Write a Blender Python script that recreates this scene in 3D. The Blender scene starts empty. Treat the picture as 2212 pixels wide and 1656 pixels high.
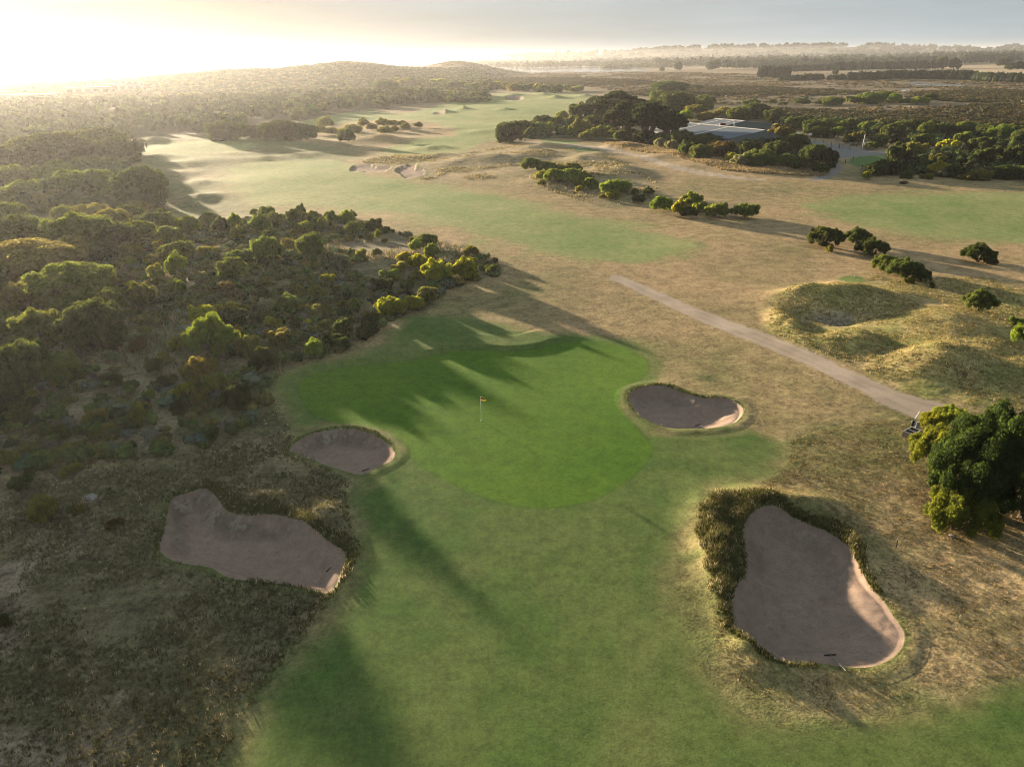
import bpy, math
import numpy as np
from math import radians as rad
rng = np.random.default_rng(7)
SC = bpy.context.scene
COL = SC.collection

# ---------------------------------------------------------------- camera
FPX, PITCH, ROLL, CAMZ = 1571.0, rad(24.0), rad(1.2), 28.0      # focal length in units of a 2212 wide frame
_F = np.array([0, math.cos(PITCH), -math.sin(PITCH)])
_R0 = np.array([1.0, 0, 0]); _U0 = np.array([0, math.sin(PITCH), math.cos(PITCH)])
_R = math.cos(ROLL) * _R0 - math.sin(ROLL) * _U0
_U = math.cos(ROLL) * _U0 + math.sin(ROLL) * _R0
cam_data = bpy.data.cameras.new("camera")
cam = bpy.data.objects.new("camera", cam_data); COL.objects.link(cam)
cam_data.sensor_width = 36; cam_data.lens = 36 * FPX / 2212
cam_data.clip_start = 0.5; cam_data.clip_end = 90000
from mathutils import Matrix
M = Matrix.Identity(4)
for i in range(3):
    M[i][0], M[i][1], M[i][2] = _R[i], _U[i], -_F[i]
M[0][3], M[1][3], M[2][3] = 0, 0, CAMZ
cam.matrix_world = M
SC.camera = cam

# ---------------------------------------------------------------- sun, sky, exposure
SUN_AZ, SUN_EL = rad(37.0), rad(6.4)          # azimuth to the left of the view direction
sun_dir = np.array([-math.sin(SUN_AZ) * math.cos(SUN_EL), math.cos(SUN_AZ) * math.cos(SUN_EL), math.sin(SUN_EL)])
sl = bpy.data.lights.new("sun", 'SUN'); sl.energy = 5.0; sl.angle = rad(1.4); sl.color = (1.0, 0.80, 0.56)
so = bpy.data.objects.new("sun", sl); COL.objects.link(so)
from mathutils import Vector
so.rotation_euler = Vector(sun_dir).to_track_quat('Z', 'Y').to_euler()
so.location = (0, 0, 60)

w = bpy.data.worlds.new("World"); SC.world = w; w.use_nodes = True
nt = w.node_tree; nt.nodes.clear()
def N(tree, t, **kw):
    n = tree.nodes.new(t)
    for k, v in kw.items(): setattr(n, k, v)
    return n
L = nt.links.new
sky = N(nt, 'ShaderNodeTexSky'); sky.sky_type = 'NISHITA'; sky.sun_disc = False
sky.sun_elevation = SUN_EL; sky.sun_rotation = -SUN_AZ; sky.altitude = 30
sky.air_density = 1.0; sky.dust_density = 0.7; sky.ozone_density = 1.5
tc = N(nt, 'ShaderNodeTexCoord'); mp = N(nt, 'ShaderNodeMapping'); mp.inputs['Scale'].default_value = (1.6, 1.6, 17)
nz = N(nt, 'ShaderNodeTexNoise'); nz.inputs['Scale'].default_value = 1.5; nz.inputs['Detail'].default_value = 6; nz.inputs['Roughness'].default_value = 0.55
rp = N(nt, 'ShaderNodeValToRGB'); rp.color_ramp.elements[0].position = 0.40; rp.color_ramp.elements[1].position = 0.72
mulc = N(nt, 'ShaderNodeMath', operation='MULTIPLY_ADD'); mulc.inputs[1].default_value = 0.02; mulc.inputs[2].default_value = 0.96
gry = N(nt, 'ShaderNodeRGBToBW')
mx = N(nt, 'ShaderNodeMix', data_type='RGBA')
bg = N(nt, 'ShaderNodeBackground'); bg.inputs['Strength'].default_value = 0.075
out = N(nt, 'ShaderNodeOutputWorld')
L(tc.outputs['Generated'], mp.inputs['Vector']); L(mp.outputs['Vector'], nz.inputs['Vector'])
L(nz.outputs['Fac'], rp.inputs['Fac']); L(rp.outputs['Color'], mulc.inputs[0])
L(sky.outputs['Color'], gry.inputs['Color'])
pw_ = N(nt, 'ShaderNodeMath', operation='POWER'); pw_.inputs[1].default_value = 0.12; L(gry.outputs['Val'], pw_.inputs[0])
tw_ = N(nt, 'ShaderNodeMapRange'); tw_.inputs['From Min'].default_value = 1.12; tw_.inputs['From Max'].default_value = 1.34; L(pw_.outputs[0], tw_.inputs['Value'])
tn_ = N(nt, 'ShaderNodeMix', data_type='RGBA'); tn_.inputs['A'].default_value = (1.26, 1.50, 1.66, 1); tn_.inputs['B'].default_value = (1.30, 1.21, 1.08, 1)   # a thin veil of cloud: cool away from the sun, warm towards it
L(tw_.outputs['Result'], tn_.inputs['Factor'])
vs_ = N(nt, 'ShaderNodeVectorMath', operation='SCALE'); L(tn_.outputs['Result'], vs_.inputs[0]); L(pw_.outputs[0], vs_.inputs['Scale'])
L(mulc.outputs[0], mx.inputs['Factor']); L(sky.outputs['Color'], mx.inputs['A']); cs_ = N(nt, 'ShaderNodeMapRange'); cs_.inputs['From Min'].default_value = 0.35; cs_.inputs['From Max'].default_value = 0.68; cs_.inputs['To Min'].default_value = 0.86; cs_.inputs['To Max'].default_value = 1.12; L(nz.outputs['Fac'], cs_.inputs['Value'])
cv_ = N(nt, 'ShaderNodeVectorMath', operation='SCALE'); L(vs_.outputs['Vector'], cv_.inputs[0]); L(cs_.outputs['Result'], cv_.inputs['Scale'])
L(cv_.outputs['Vector'], mx.inputs['B'])
L(mx.outputs['Result'], bg.inputs['Color']); L(bg.outputs['Background'], out.inputs['Surface'])

SC.view_settings.view_transform = 'Standard'; SC.view_settings.look = 'None'
SC.view_settings.gamma = 1.0; SC.view_settings.exposure = 2.02
SC.render.engine = 'CYCLES'
SC.cycles.max_bounces = 6; SC.cycles.diffuse_bounces = 3; SC.cycles.transmission_bounces = 4
SC.cycles.volume_bounces = 0; SC.cycles.transparent_max_bounces = 8
SC.cycles.filter_width = 1.05; SC.cycles.use_denoising = True; SC.cycles.use_adaptive_sampling = False

# ---------------------------------------------------------------- helpers
def ray(px, py):
    return _F * FPX + _R * (px - 1106) - _U * (py - 828)
def gp(px, py, z=0.0):
    d = ray(px, py); t = (z - CAMZ) / d[2]
    return np.array([0, 0, CAMZ]) + d * t
def depth_of(P):
    return float((np.asarray(P) - [0, 0, CAMZ]) @ _F)
def hsh(ix, iy, seed):
    h = (ix.astype(np.int64) * 374761393 + iy.astype(np.int64) * 668265263 + seed * 1442695041) & 0xffffffff
    h = ((h ^ (h >> 13)) * 1274126177) & 0xffffffff
    return ((h ^ (h >> 16)) & 0xffffff) / float(0xffffff)
def vnoise(x, y, seed=0):
    ix = np.floor(x); iy = np.floor(y); fx = x - ix; fy = y - iy
    ix = ix.astype(np.int64); iy = iy.astype(np.int64)
    ux = fx * fx * fx * (fx * (fx * 6 - 15) + 10); uy = fy * fy * fy * (fy * (fy * 6 - 15) + 10)
    a = hsh(ix, iy, seed); b = hsh(ix + 1, iy, seed); c = hsh(ix, iy + 1, seed); d = hsh(ix + 1, iy + 1, seed)
    return (a + (b - a) * ux) * (1 - uy) + (c + (d - c) * ux) * uy
def fbm(x, y, lam, octv=3, seed=0, gain=0.5):
    """about -1..1, longest wavelength lam metres"""
    s = 0; amp = 1.0; tot = 0
    for o in range(octv):
        k = 2.0 ** o / lam; ca, sa = math.cos(0.7 * o + .3), math.sin(0.7 * o + .3)
        s = s + amp * (2 * vnoise((x * ca - y * sa) * k + 17.3 * o, (x * sa + y * ca) * k - 9.1 * o, seed + o * 13) - 1)
        tot += amp; amp *= gain
    return s / tot * 1.4
def sst(a, b, v):
    t = np.clip((v - a) / (b - a), 0, 1); return t * t * (3 - 2 * t)
def spline(P, n=6):
    P = np.asarray(P, float); m = len(P); o = []
    for i in range(m):
        p0, p1, p2, p3 = P[i - 1], P[i], P[(i + 1) % m], P[(i + 2) % m]
        for t in np.arange(n) / n:
            o.append(0.5 * (2 * p1 + (p2 - p0) * t + (2 * p0 - 5 * p1 + 4 * p2 - p3) * t * t + (3 * p1 - p0 - 3 * p2 + p3) * t ** 3))
    return np.array(o)
def wpoly(pts, n=4, z=0.0):
    """outline read off the photograph -> its real place on the ground (metres)"""
    return spline([gp(x, y, z)[:2] for x, y in pts], n)
def sdf(poly, x, y, margin=30.0):
    """signed distance (inside negative), +margin where far"""
    lo = poly.min(0) - margin; hi = poly.max(0) + margin
    out = np.full(x.shape, float(margin)); m = (x > lo[0]) & (x < hi[0]) & (y > lo[1]) & (y < hi[1])
    if not m.any(): return out
    X = x[m]; Y = y[m]; d2 = np.full(X.shape, 1e18); ins = np.zeros(X.shape, bool)
    A = poly; B = np.roll(poly, -1, 0)
    for a, b in zip(A, B):
        e = b - a; l2 = e @ e + 1e-12
        t = np.clip(((X - a[0]) * e[0] + (Y - a[1]) * e[1]) / l2, 0, 1)
        d2 = np.minimum(d2, (X - a[0] - t * e[0]) ** 2 + (Y - a[1] - t * e[1]) ** 2)
        c = (a[1] > Y) != (b[1] > Y)
        if abs(e[1]) > 1e-12: ins ^= c & (X < a[0] + (Y - a[1]) / e[1] * e[0])
    d = np.sqrt(d2); d[ins] *= -1
    out[m] = np.minimum(d, margin); return out
def lerp(a, b, t):
    t = t[..., None] if np.ndim(t) and np.ndim(a) != np.ndim(t) else t
    return a + (b - a) * t

# ---------------------------------------------------------------- outlines of the course, read off the photograph (2212 x 1656 units)
GREEN = wpoly([(645,850),(652,825),(693,808),(770,792),(872,784),(924,772),(979,762),(1033,759),(1107,762),(1165,754),(1198,744),(1253,735),(1308,739),(1356,751),(1392,773),(1402,797),(1385,820),(1348,838),(1338,868),(1352,905),(1385,940),(1410,970),(1395,1005),(1350,1045),(1290,1080),(1220,1098),(1150,1100),(1080,1090),(1020,1070),(960,1040),(900,1005),(868,965),(838,936),(770,922),(715,914),(672,893)])
APPROACH = wpoly([(620,880),(600,840),(700,790),(800,765),(860,720),(900,690),(1000,690),(1150,720),(1260,722),(1380,745),(1420,790),(1400,830),(1360,840),(1350,880),(1400,925),(1500,945),(1620,930),(1690,965),(1680,1020),(1600,1045),(1530,1062),(1490,1110),(1460,1200),(1465,1300),(1500,1420),(1580,1520),(1720,1580),(1900,1560),(2060,1510),(2260,1480),(2400,1700),(1500,1900),(400,1900),(480,1680),(560,1520),(660,1390),(735,1290),(765,1210),(768,1130),(760,1060),(800,1030),(860,990),(830,940),(760,920),(680,925),(640,945)])
FAIRWAYS = {
 'mid': wpoly([(480,375),(520,350),(600,345),(680,340),(745,348),(775,368),(850,384),(900,392),(1000,405),(1130,432),(1250,462),(1400,490),(1488,522),(1500,542),(1440,565),(1330,571),(1230,560),(1130,535),(1000,500),(860,463),(740,447),(600,440),(520,425),(490,400)]),
 'far': wpoly([(640,268),(700,250),(800,240),(870,243),(925,234),(1000,215),(1060,203),(1150,199),(1255,200),(1272,212),(1235,232),(1170,262),(1100,288),(1040,310),(990,326),(920,333),(850,328),(822,318),(880,305),(930,296),(985,288),(960,272),(880,258),(760,262),(690,268)]),
 'left': wpoly([(300,325),(340,312),(420,304),(500,303),(545,312),(520,322),(440,328),(350,332)]),
 'right': wpoly([(1740,452),(1800,433),(1900,423),(2050,417),(2260,420),(2400,470),(2300,522),(2100,520),(1960,505),(1850,487),(1770,470)]),
}
TEES = {
 'round': wpoly([(1810,603),(1825,595),(1850,594),(1870,600),(1868,610),(1845,613),(1820,611)]),
 'road': wpoly([(1833,350),(1860,337),(1905,333),(1925,345),(1910,360),(1860,366),(1838,360)]),
 'upper': wpoly([(1165,303),(1200,302),(1240,307),(1255,313),(1215,313),(1180,309)]),
 'lower': wpoly([(1215,326),(1245,321),(1285,324),(1290,330),(1255,334),(1222,332)]),
 'strip': wpoly([(1120,293),(1160,291),(1195,296),(1165,299),(1130,298)]),
 'far right': wpoly([(1535,362),(1560,356),(1590,359),(1585,366),(1555,367)]),
}
BUNKERS = {
 'right': ([(1357,862),(1365,847),(1390,838),(1420,834),(1450,840),(1480,852),(1520,862),(1560,862),(1590,872),(1604,887),(1600,905),(1580,920),(1545,928),(1500,931),(1450,930),(1415,920),(1385,905),(1365,885)], 0.95, 1.6),
 'left': ([(626,975),(640,958),(670,940),(710,931),(760,929),(800,938),(835,960),(853,980),(848,997),(820,1012),(785,1028),(750,1023),(700,1006),(660,990)], 0.9, 1.5),
 'front left': ([(366,1092),(384,1073),(434,1060),(452,1061),(471,1081),(496,1110),(533,1117),(586,1114),(632,1125),(669,1145),(710,1174),(748,1197),(745,1220),(735,1257),(712,1283),(677,1278),(599,1263),(516,1255),(479,1243),(454,1228),(396,1220),(355,1203),(344,1181),(355,1150)], 1.0, 1.6),
 'front right': ([(1605,1141),(1619,1117),(1648,1108),(1681,1110),(1715,1125),(1748,1137),(1787,1153),(1815,1175),(1834,1194),(1858,1232),(1882,1271),(1911,1304),(1930,1333),(1952,1366),(1949,1395),(1930,1419),(1897,1436),(1863,1442),(1820,1440),(1767,1433),(1691,1436),(1657,1424),(1629,1402),(1605,1383),(1586,1361),(1577,1323),(1583,1285),(1600,1261),(1610,1237),(1604,1189)], 1.15, 1.7),
 'mid left': ([(757,363),(765,356),(794,353),(815,358),(842,357),(844,362),(828,367),(787,368),(760,367)], 0.4, 3.0),
 'mid right': ([(854,367),(863,360),(883,354),(899,353),(897,365),(907,363),(917,368),(916,377),(900,381),(876,383),(866,375)], 0.4, 3.0),
 'far big': ([(1090,211),(1108,208.5),(1128,209),(1132,213),(1112,216),(1098,214)], 2.2, 6.0),
 'far thin': ([(936,245),(948,242.5),(962,244),(957,247),(942,247)], 1.6, 6.0),
}
BUNK = {k: (wpoly(v[0], 4), v[1], v[2]) for k, v in BUNKERS.items()}
SCRUB = wpoly([(-500,430),(-100,440),(200,470),(360,468),(470,470),(560,462),(660,460),(770,470),(850,505),(930,518),(1030,545),(1090,590),(1030,606),(960,640),(915,672),(860,690),(800,735),(720,778),(640,800),(600,832),(560,905),(520,950),(430,975),(250,1000),(60,1020),(-200,1060),(-500,1100)], 3)
LEFTROUGH = wpoly([(-300,1120),(60,1020),(300,990),(560,905),(620,880),(640,945),(620,980),(760,1050),(765,1210),(720,1300),(640,1400),(540,1540),(460,1700),(300,1800),(-300,1900)], 3)
RIGHTMOUND = wpoly([(1660,700),(1690,640),(1760,620),(1840,618),(1900,590),(2000,600),(2120,600),(2260,640),(2400,760),(2300,880),(2120,880),(2040,872),(1960,850),(1870,805),(1780,765),(1700,735)], 3)
RIGHTROUGH = wpoly([(1640,1060),(1700,960),(1850,920),(1960,905),(2060,900),(2300,920),(2400,1400),(2150,1480),(1990,1490),(1800,1540),(1640,1500),(1565,1430),(1530,1310),(1530,1130),(1590,1060)], 3)
DUNEGRASS = wpoly([(780,345),(860,330),(960,338),(1060,320),(1150,312),(1230,330),(1330,350),(1400,385),(1420,420),(1370,440),(1280,440),(1180,410),(1120,380),(1000,392),(900,385),(830,360)], 3)
STRAWSTRIP = wpoly([(1306,313),(1380,319),(1456,330),(1540,348),(1606,364),(1706,375),(1781,377),(1771,386),(1656,382),(1556,372),(1456,347),(1400,336),(1346,326)], 3)
HEATH = wpoly([(1180,185),(1300,190),(1420,215),(1500,228),(1640,262),(1750,272),(1900,285),(2100,300),(2400,330),(2600,250),(2500,190),(2212,176),(1900,172),(1700,165),(1500,160),(1300,158),(1000,160),(900,168),(980,180)], 3)
HEATHDARK = [wpoly(p, 3) for p in (
  [(1560,246),(1640,236),(1800,240),(1950,243),(2080,232),(2212,225),(2400,250),(2400,310),(2212,297),(2080,288),(1900,272),(1740,262),(1620,256)],
  [(1340,200),(1440,188),(1560,184),(1700,190),(1850,196),(1830,204),(1650,206),(1500,210),(1400,208)],
  [(1010,180),(1100,172),(1250,170),(1400,176),(1420,183),(1250,186),(1100,186)],
  [(1960,205),(2080,196),(2212,196),(2400,205),(2400,222),(2212,222),(2060,222)])]
STRAWFIELD = wpoly([(1690,156),(1800,153.5),(1960,150),(2020,147),(2070,141.5),(2212,137),(2500,133),(2500,158),(2212,163),(2100,166),(1900,158),(1800,159)], 3)
PALEFIELD = wpoly([(1640,148),(1560,143),(1480,141.5),(1420,143.5),(1560,149)], 3)
LAGOON = [wpoly(p, 3) for p in (
  [(1020,151),(1060,147.5),(1130,146),(1230,144.8),(1330,146.5),(1410,150.5),(1395,153),(1330,156.5),(1275,158),(1220,154.5),(1165,159),(1120,153.5),(1060,153)],
  [(1015,167.5),(1050,166.5),(1052,168),(1020,169)],
  [(1930,178),(1980,178.5),(2040,180.5),(2090,183.5),(2060,185),(1990,182)],
  [(1945,193.5),(1958,192.5),(1970,195),(1958,197)])]
PATH_PX = [((1322,600),9),((1345,606),16),((1400,630),20),((1500,675),25),((1600,714),27),((1700,755),30),((1800,800),34),((1900,850),39),((1980,884),46),((2045,902),46)]
PATH2_PX = [((1150,309),5),((1230,317),6),((1306,326),7),((1386,346),8.5),((1456,366),9),((1531,380),8),((1606,390),5),((1650,393),3)]
GRAVEL = wpoly([(1690,296),(1722,299),(1769,306),(1828,317),(1871,324),(1904,328),(1960,336),(2010,342),(2012,350),(1960,345),(1908,336),(1842,342),(1809,348),(1808,357),(1818,368),(1809,380),(1780,392),(1740,394),(1775,385),(1798,370),(1797,352),(1760,340),(1720,318),(1690,306)], 3)
FOREST = wpoly([(-700,200),(-300,186),(150,188),(300,184),(450,183),(600,186),(700,186),(780,190),(850,197),(900,205),(938,214),(930,222),(880,230),(800,240),(720,250),(640,262),(560,268),(470,280),(400,292),(290,300),(230,312),(290,330),(300,345),(240,360),(230,380),(350,395),(362,430),(340,462),(120,462),(-200,440),(-700,420)], 2)
GROVE = wpoly([(1075,298),(1120,272),(1200,256),(1290,236),(1420,216),(1480,228),(1540,244),(1640,252),(1740,258),(1800,268),(1900,274),(2060,282),(2260,292),(2400,330),(2300,400),(2150,388),(1960,384),(1880,385),(1870,370),(1925,350),(1900,326),(1760,296),(1720,300),(1770,330),(1800,356),(1780,384),(1690,368),(1600,358),(1500,340),(1420,318),(1330,312),(1260,304),(1200,298),(1120,306)], 2)

def stroke(pxs):
    up = [gp(x, y - w_ * .5)[:2] for (x, y), w_ in pxs]; dn = [gp(x, y + w_ * .5)[:2] for (x, y), w_ in pxs]
    return spline(up + dn[::-1], 5)
PATHS = [stroke(PATH_PX), stroke(PATH2_PX)]

# mounds: px centre, px half width, px half height on the ground, metres high
MOUNDS = [(1760,645,74,15,1.6),(1835,630,50,16,1.0),(1695,700,24,24,.9),(1800,684,66,13,-1.1),(1850,738,80,18,1.1),(1920,745,40,20,-0.6),(2015,790,75,32,1.6),(2060,700,100,30,0.9),(1930,640,60,16,0.5),(2160,800,90,60,1.0),
 (900,715,70,18,0.7),
 (420,395,40,8,0.72),(430,425,45,9,0.90),(390,372,30,5,0.78),(330,372,40,6,0.66),(470,342,60,5,0.66),(410,352,60,5,0.72),(330,306,40,4,1.8),(560,340,40,4,1.0),(350,340,45,4,1.3),(520,330,60,3,1.0),
 (830,338,40,4,.6),(905,341,45,4,.6),(1000,350,60,8,1.4),(1100,345,70,9,1.7),(1190,335,60,7,1.5),(1270,352,60,9,1.6),(1330,375,60,10,1.6),(1240,395,80,9,1.5),(1340,420,70,9,1.3),
 (840,300,60,4,1.6),(960,338,40,4,1.0),(930,318,40,3,1.0),(1120,325,40,5,1.2),(1180,318,50,4,1.2),(1300,340,40,4,0.8),(1340,322,35,4,1.0),
 (1030,211,20,1.6,1.62),(1110,207,22,1.3,1.95),(1170,205,22,1.3,1.95),(1090,238,15,1.4,1.43),(960,243,18,1.2,1.43),(1000,237,12,1.0,2.0),(1200,211,20,1.3,2.0),(1260,207,16,1.2,2.0),
 (870,268,40,3,1.0),(780,300,50,4,1.0),(720,318,40,4,1.0),(660,330,50,4,1.0),(950,280,50,3,0.9),(1040,285,40,3,0.9),
 (1490,445,70,12,0.8),(1190,372,90,10,0.8),(1560,358,120,8,0.7),(1450,345,80,6,0.8),(1700,375,80,5,0.6),
 (1620,1085,60,24,0.55),(1545,1180,40,70,0.95),(1560,1290,34,50,0.6),(1720,1095,60,20,0.65),(1850,1190,40,30,0.35),
 (560,1085,70,18,0.5),(700,1120,50,40,0.5),(420,1040,60,16,0.25),(1618,1402,42,24,0.45),(1660,1440,50,16,0.3)]
MW = []
for (px, py, wx, wy, hh) in MOUNDS:
    c = gp(px, py); MW.append((c[0], c[1], wx * depth_of(c) / FPX, abs(gp(px, py - wy)[1] - c[1]), hh))

# skyline of the coastal ridge on the left and of the far hills
def az_el(px, py):
    d = ray(px, py); return math.atan2(d[0], d[1]), d[2] / math.hypot(d[0], d[1])
RIDGE = [az_el(*p) for p in ((-900,205),(-300,188),(0,180),(100,175),(200,169),(260,166),(330,160),(400,154),(470,148),(540,145),(600,143),(660,136),(740,128),(800,131),(860,134),(920,131),(1000,130),(1080,131),(1200,131),(2400,106))]
RA = np.array([a for a, e in RIDGE]); RE = np.array([e for a, e in RIDGE])
HILLS = [az_el(*p) for p in ((-900,180),(300,142),(420,136),(520,133),(640,133),(760,131),(900,126),(1100,123),(1300,118),(1450,108),(1600,103),(1750,103.5),(1880,102),(2000,106),(2120,104),(2250,102),(2600,96))]
HA = np.array([a for a, e in HILLS]); HE = np.array([e for a, e in HILLS])
AZ_SEA = az_el(820, 135)[0]

def height_base(x, y):
    r = np.hypot(x, y); az = np.arctan2(x, y)
    h = 0.28 * fbm(x, y, 48, 3, 3) * sst(18, 60, r) + 0.9 * fbm(x, y, 120, 3, 5) * sst(110, 260, r) + 1.3 * fbm(x, y, 420, 3, 8) * sst(500, 1000, r) * (1 - sst(3000, 6000, r))
    for (cx, cy, sx, sy, hh) in MW:
        m = (np.abs(x - cx) < 3 * sx) & (np.abs(y - cy) < 3 * sy)
        if np.any(m):
            q = ((x[m] - cx) / sx) ** 2 + ((y[m] - cy) / sy) ** 2
            h[m] += hh * np.exp(-q * 0.9) * (1 + 0.35 * fbm(x[m], y[m], max(2.0, sx * 0.9), 2, 21))
    d = sdf(SCRUB, x, y, 60)
    h = h + 3.0 * sst(-3, 36, -d) + 0.5 * fbm(x, y, 14, 2, 31) * sst(2, 14, -d)
    # coastal ridge, falling to the sea on its far side
    sea = 1 - sst(AZ_SEA - 0.03, AZ_SEA + 0.10, az)
    crest = 28 + 1350 * np.interp(az, RA, RE) - 5.5
    up = sst(780, 1350, r); dn = 1 - sst(1350, 1750, r)
    rg = np.where(r < 1350, crest * up, (crest + 20) * dn - 20)
    rg = rg * (1 + 0.10 * fbm(x, y, 170, 3, 41) * sst(500, 900, r) * (r < 1330))
    h = h * (1 - sst(700, 1300, r) * sea) + rg * sea
    mid = sst(az_el(640, 130)[0], az_el(760, 130)[0], az) * (1 - sst(az_el(980, 130)[0], az_el(1150, 130)[0], az))
    h = h + mid * np.exp(-((r - 1700) / 350) ** 2) * np.maximum(28 + 1700 * np.interp(az, RA, RE) - 3, 0) * (1 - sea)
    h = h + np.exp(-((r - 5500) / 600) ** 2) * np.maximum(28 + 5500 * np.interp(az, HA, HE) + 17 * sea, 0)
    return np.maximum(h, -17.0)
LOWDIR = {'front right': (.60, -.80), 'right': (.58, -.05), 'mid right': (.6, -.8)}
def height(x, y):
    x = np.atleast_1d(np.asarray(x, float)); y = np.atleast_1d(np.asarray(y, float))
    h = height_base(x, y)
    for k, (poly, dep, wd) in BUNK.items():
        d = sdf(poly, x, y, 6)
        ins = d < 1.2
        if np.any(ins):
            dd = d[ins]; nn = fbm(x[ins], y[ins], 1.6, 3, 51); c_ = poly.mean(0); vx_, vy_ = x[ins] - c_[0], y[ins] - c_[1]
            low = np.clip((vx_ * LOWDIR.get(k, (0, 0))[0] + vy_ * LOWDIR.get(k, (0, 0))[1]) / (np.hypot(vx_, vy_) + .01), 0, 1) ** 2
            h[ins] += 0.06 * np.exp(-((dd - 0.5) / 0.5) ** 2) * (dd > 0) - 0.32 * (1 - .75 * low) * sst(-0.02, 0.3, -dd) - (dep - 0.32 * (1 - .75 * low)) * sst(0.2, wd * (1 + 0.25 * nn + 1.9 * low), -dd) + 0.07 * nn * sst(0.05, 0.4, -dd) * (1 - sst(0.8, 1.8, -dd))
    dg = sdf(GREEN, x, y, 4)
    m = dg < 4
    if np.any(m):                       # the green is cut a little below the bank behind it
        up = sst(745, 800, 800 * np.ones(1))[0]
        bank = sst(56, 63, y[m]) * (1 - sst(4, 9, x[m]))
        h[m] += (0.35 * bank) * sst(0.0, 0.8, dg[m])
        h[(dg >= 4)] += 0
    far = (dg >= 4)
    h[far] += 0.35 * sst(56, 63, y[far]) * (1 - sst(4, 9, x[far])) * (1 - sst(68, 95, y[far])) * (1 - sst(20, 34, -x[far]))
    return h
def hz(x, y): return float(height(np.array([x]), np.array([y]))[0])
def place(px, py):
    """point of the real ground seen at this place of the photograph"""
    d = ray(px, py); t0 = (0.0 - CAMZ) / d[2] if d[2] < -1e-6 else 9000 / np.linalg.norm(d)
    ts = np.linspace(t0 * 0.55, t0 * 1.25, 60)
    P = np.array([0, 0, CAMZ]) + ts[:, None] * d
    g = P[:, 2] - height(P[:, 0], P[:, 1]); k = np.argmax(g < 0)
    if g[k] >= 0: k = len(ts) - 1
    a = ts[max(k - 1, 0)]; b = ts[k]
    ts = np.linspace(a, b, 20); P = np.array([0, 0, CAMZ]) + ts[:, None] * d
    g = P[:, 2] - height(P[:, 0], P[:, 1]); k = int(np.argmin(np.abs(g)))
    q = P[k]; return np.array([q[0], q[1], hz(q[0], q[1])])

# ---------------------------------------------------------------- mesh + object helpers
def mesh_np(name, V, polys, mat=None, smooth=False, attrs=None, normals=None):
    """polys: list of (n,k) int arrays"""
    me = bpy.data.meshes.new(name); V = np.asarray(V, np.float32)
    me.vertices.add(len(V)); me.vertices.foreach_set('co', V.ravel())
    polys = [np.asarray(p, np.int32) for p in polys if len(p)]
    li = np.concatenate([p.ravel() for p in polys]); tot = np.concatenate([np.full(len(p), p.shape[1], np.int32) for p in polys])
    st = np.concatenate([[0], np.cumsum(tot)[:-1]]).astype(np.int32)
    me.loops.add(len(li)); me.loops.foreach_set('vertex_index', li.astype(np.int32))
    me.polygons.add(len(tot)); me.polygons.foreach_set('loop_start', st)
    me.polygons.foreach_set('use_smooth', np.full(len(tot), smooth, bool))
    me.update(calc_edges=True)
    if attrs:
        for k, a in attrs.items():
            if a.ndim == 2:
                at = me.attributes.new(k, 'FLOAT_COLOR', 'POINT'); c = np.ones((len(V), 4), np.float32); c[:, :3] = a; at.data.foreach_set('color', c.ravel())
            else:
                at = me.attributes.new(k, 'FLOAT', 'POINT'); at.data.foreach_set('value', a.astype(np.float32))
    if normals is not None: me.normals_split_custom_set_from_vertices(np.asarray(normals, np.float32))
    if mat:
        for m_ in (mat if isinstance(mat, (list, tuple)) else [mat]): me.materials.append(m_)
    return me
def link(name, data, parent=None, loc=None):
    o = bpy.data.objects.new(name, data); COL.objects.link(o)
    if parent is not None: o.parent = parent
    if loc is not None: o.location = loc
    return o
def tag(o, label=None, cat=None, group=None, kind=None):
    if label: o['label'] = label
    if cat: o['category'] = cat
    if group: o['group'] = group
    if kind: o['kind'] = kind
    return o
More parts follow.
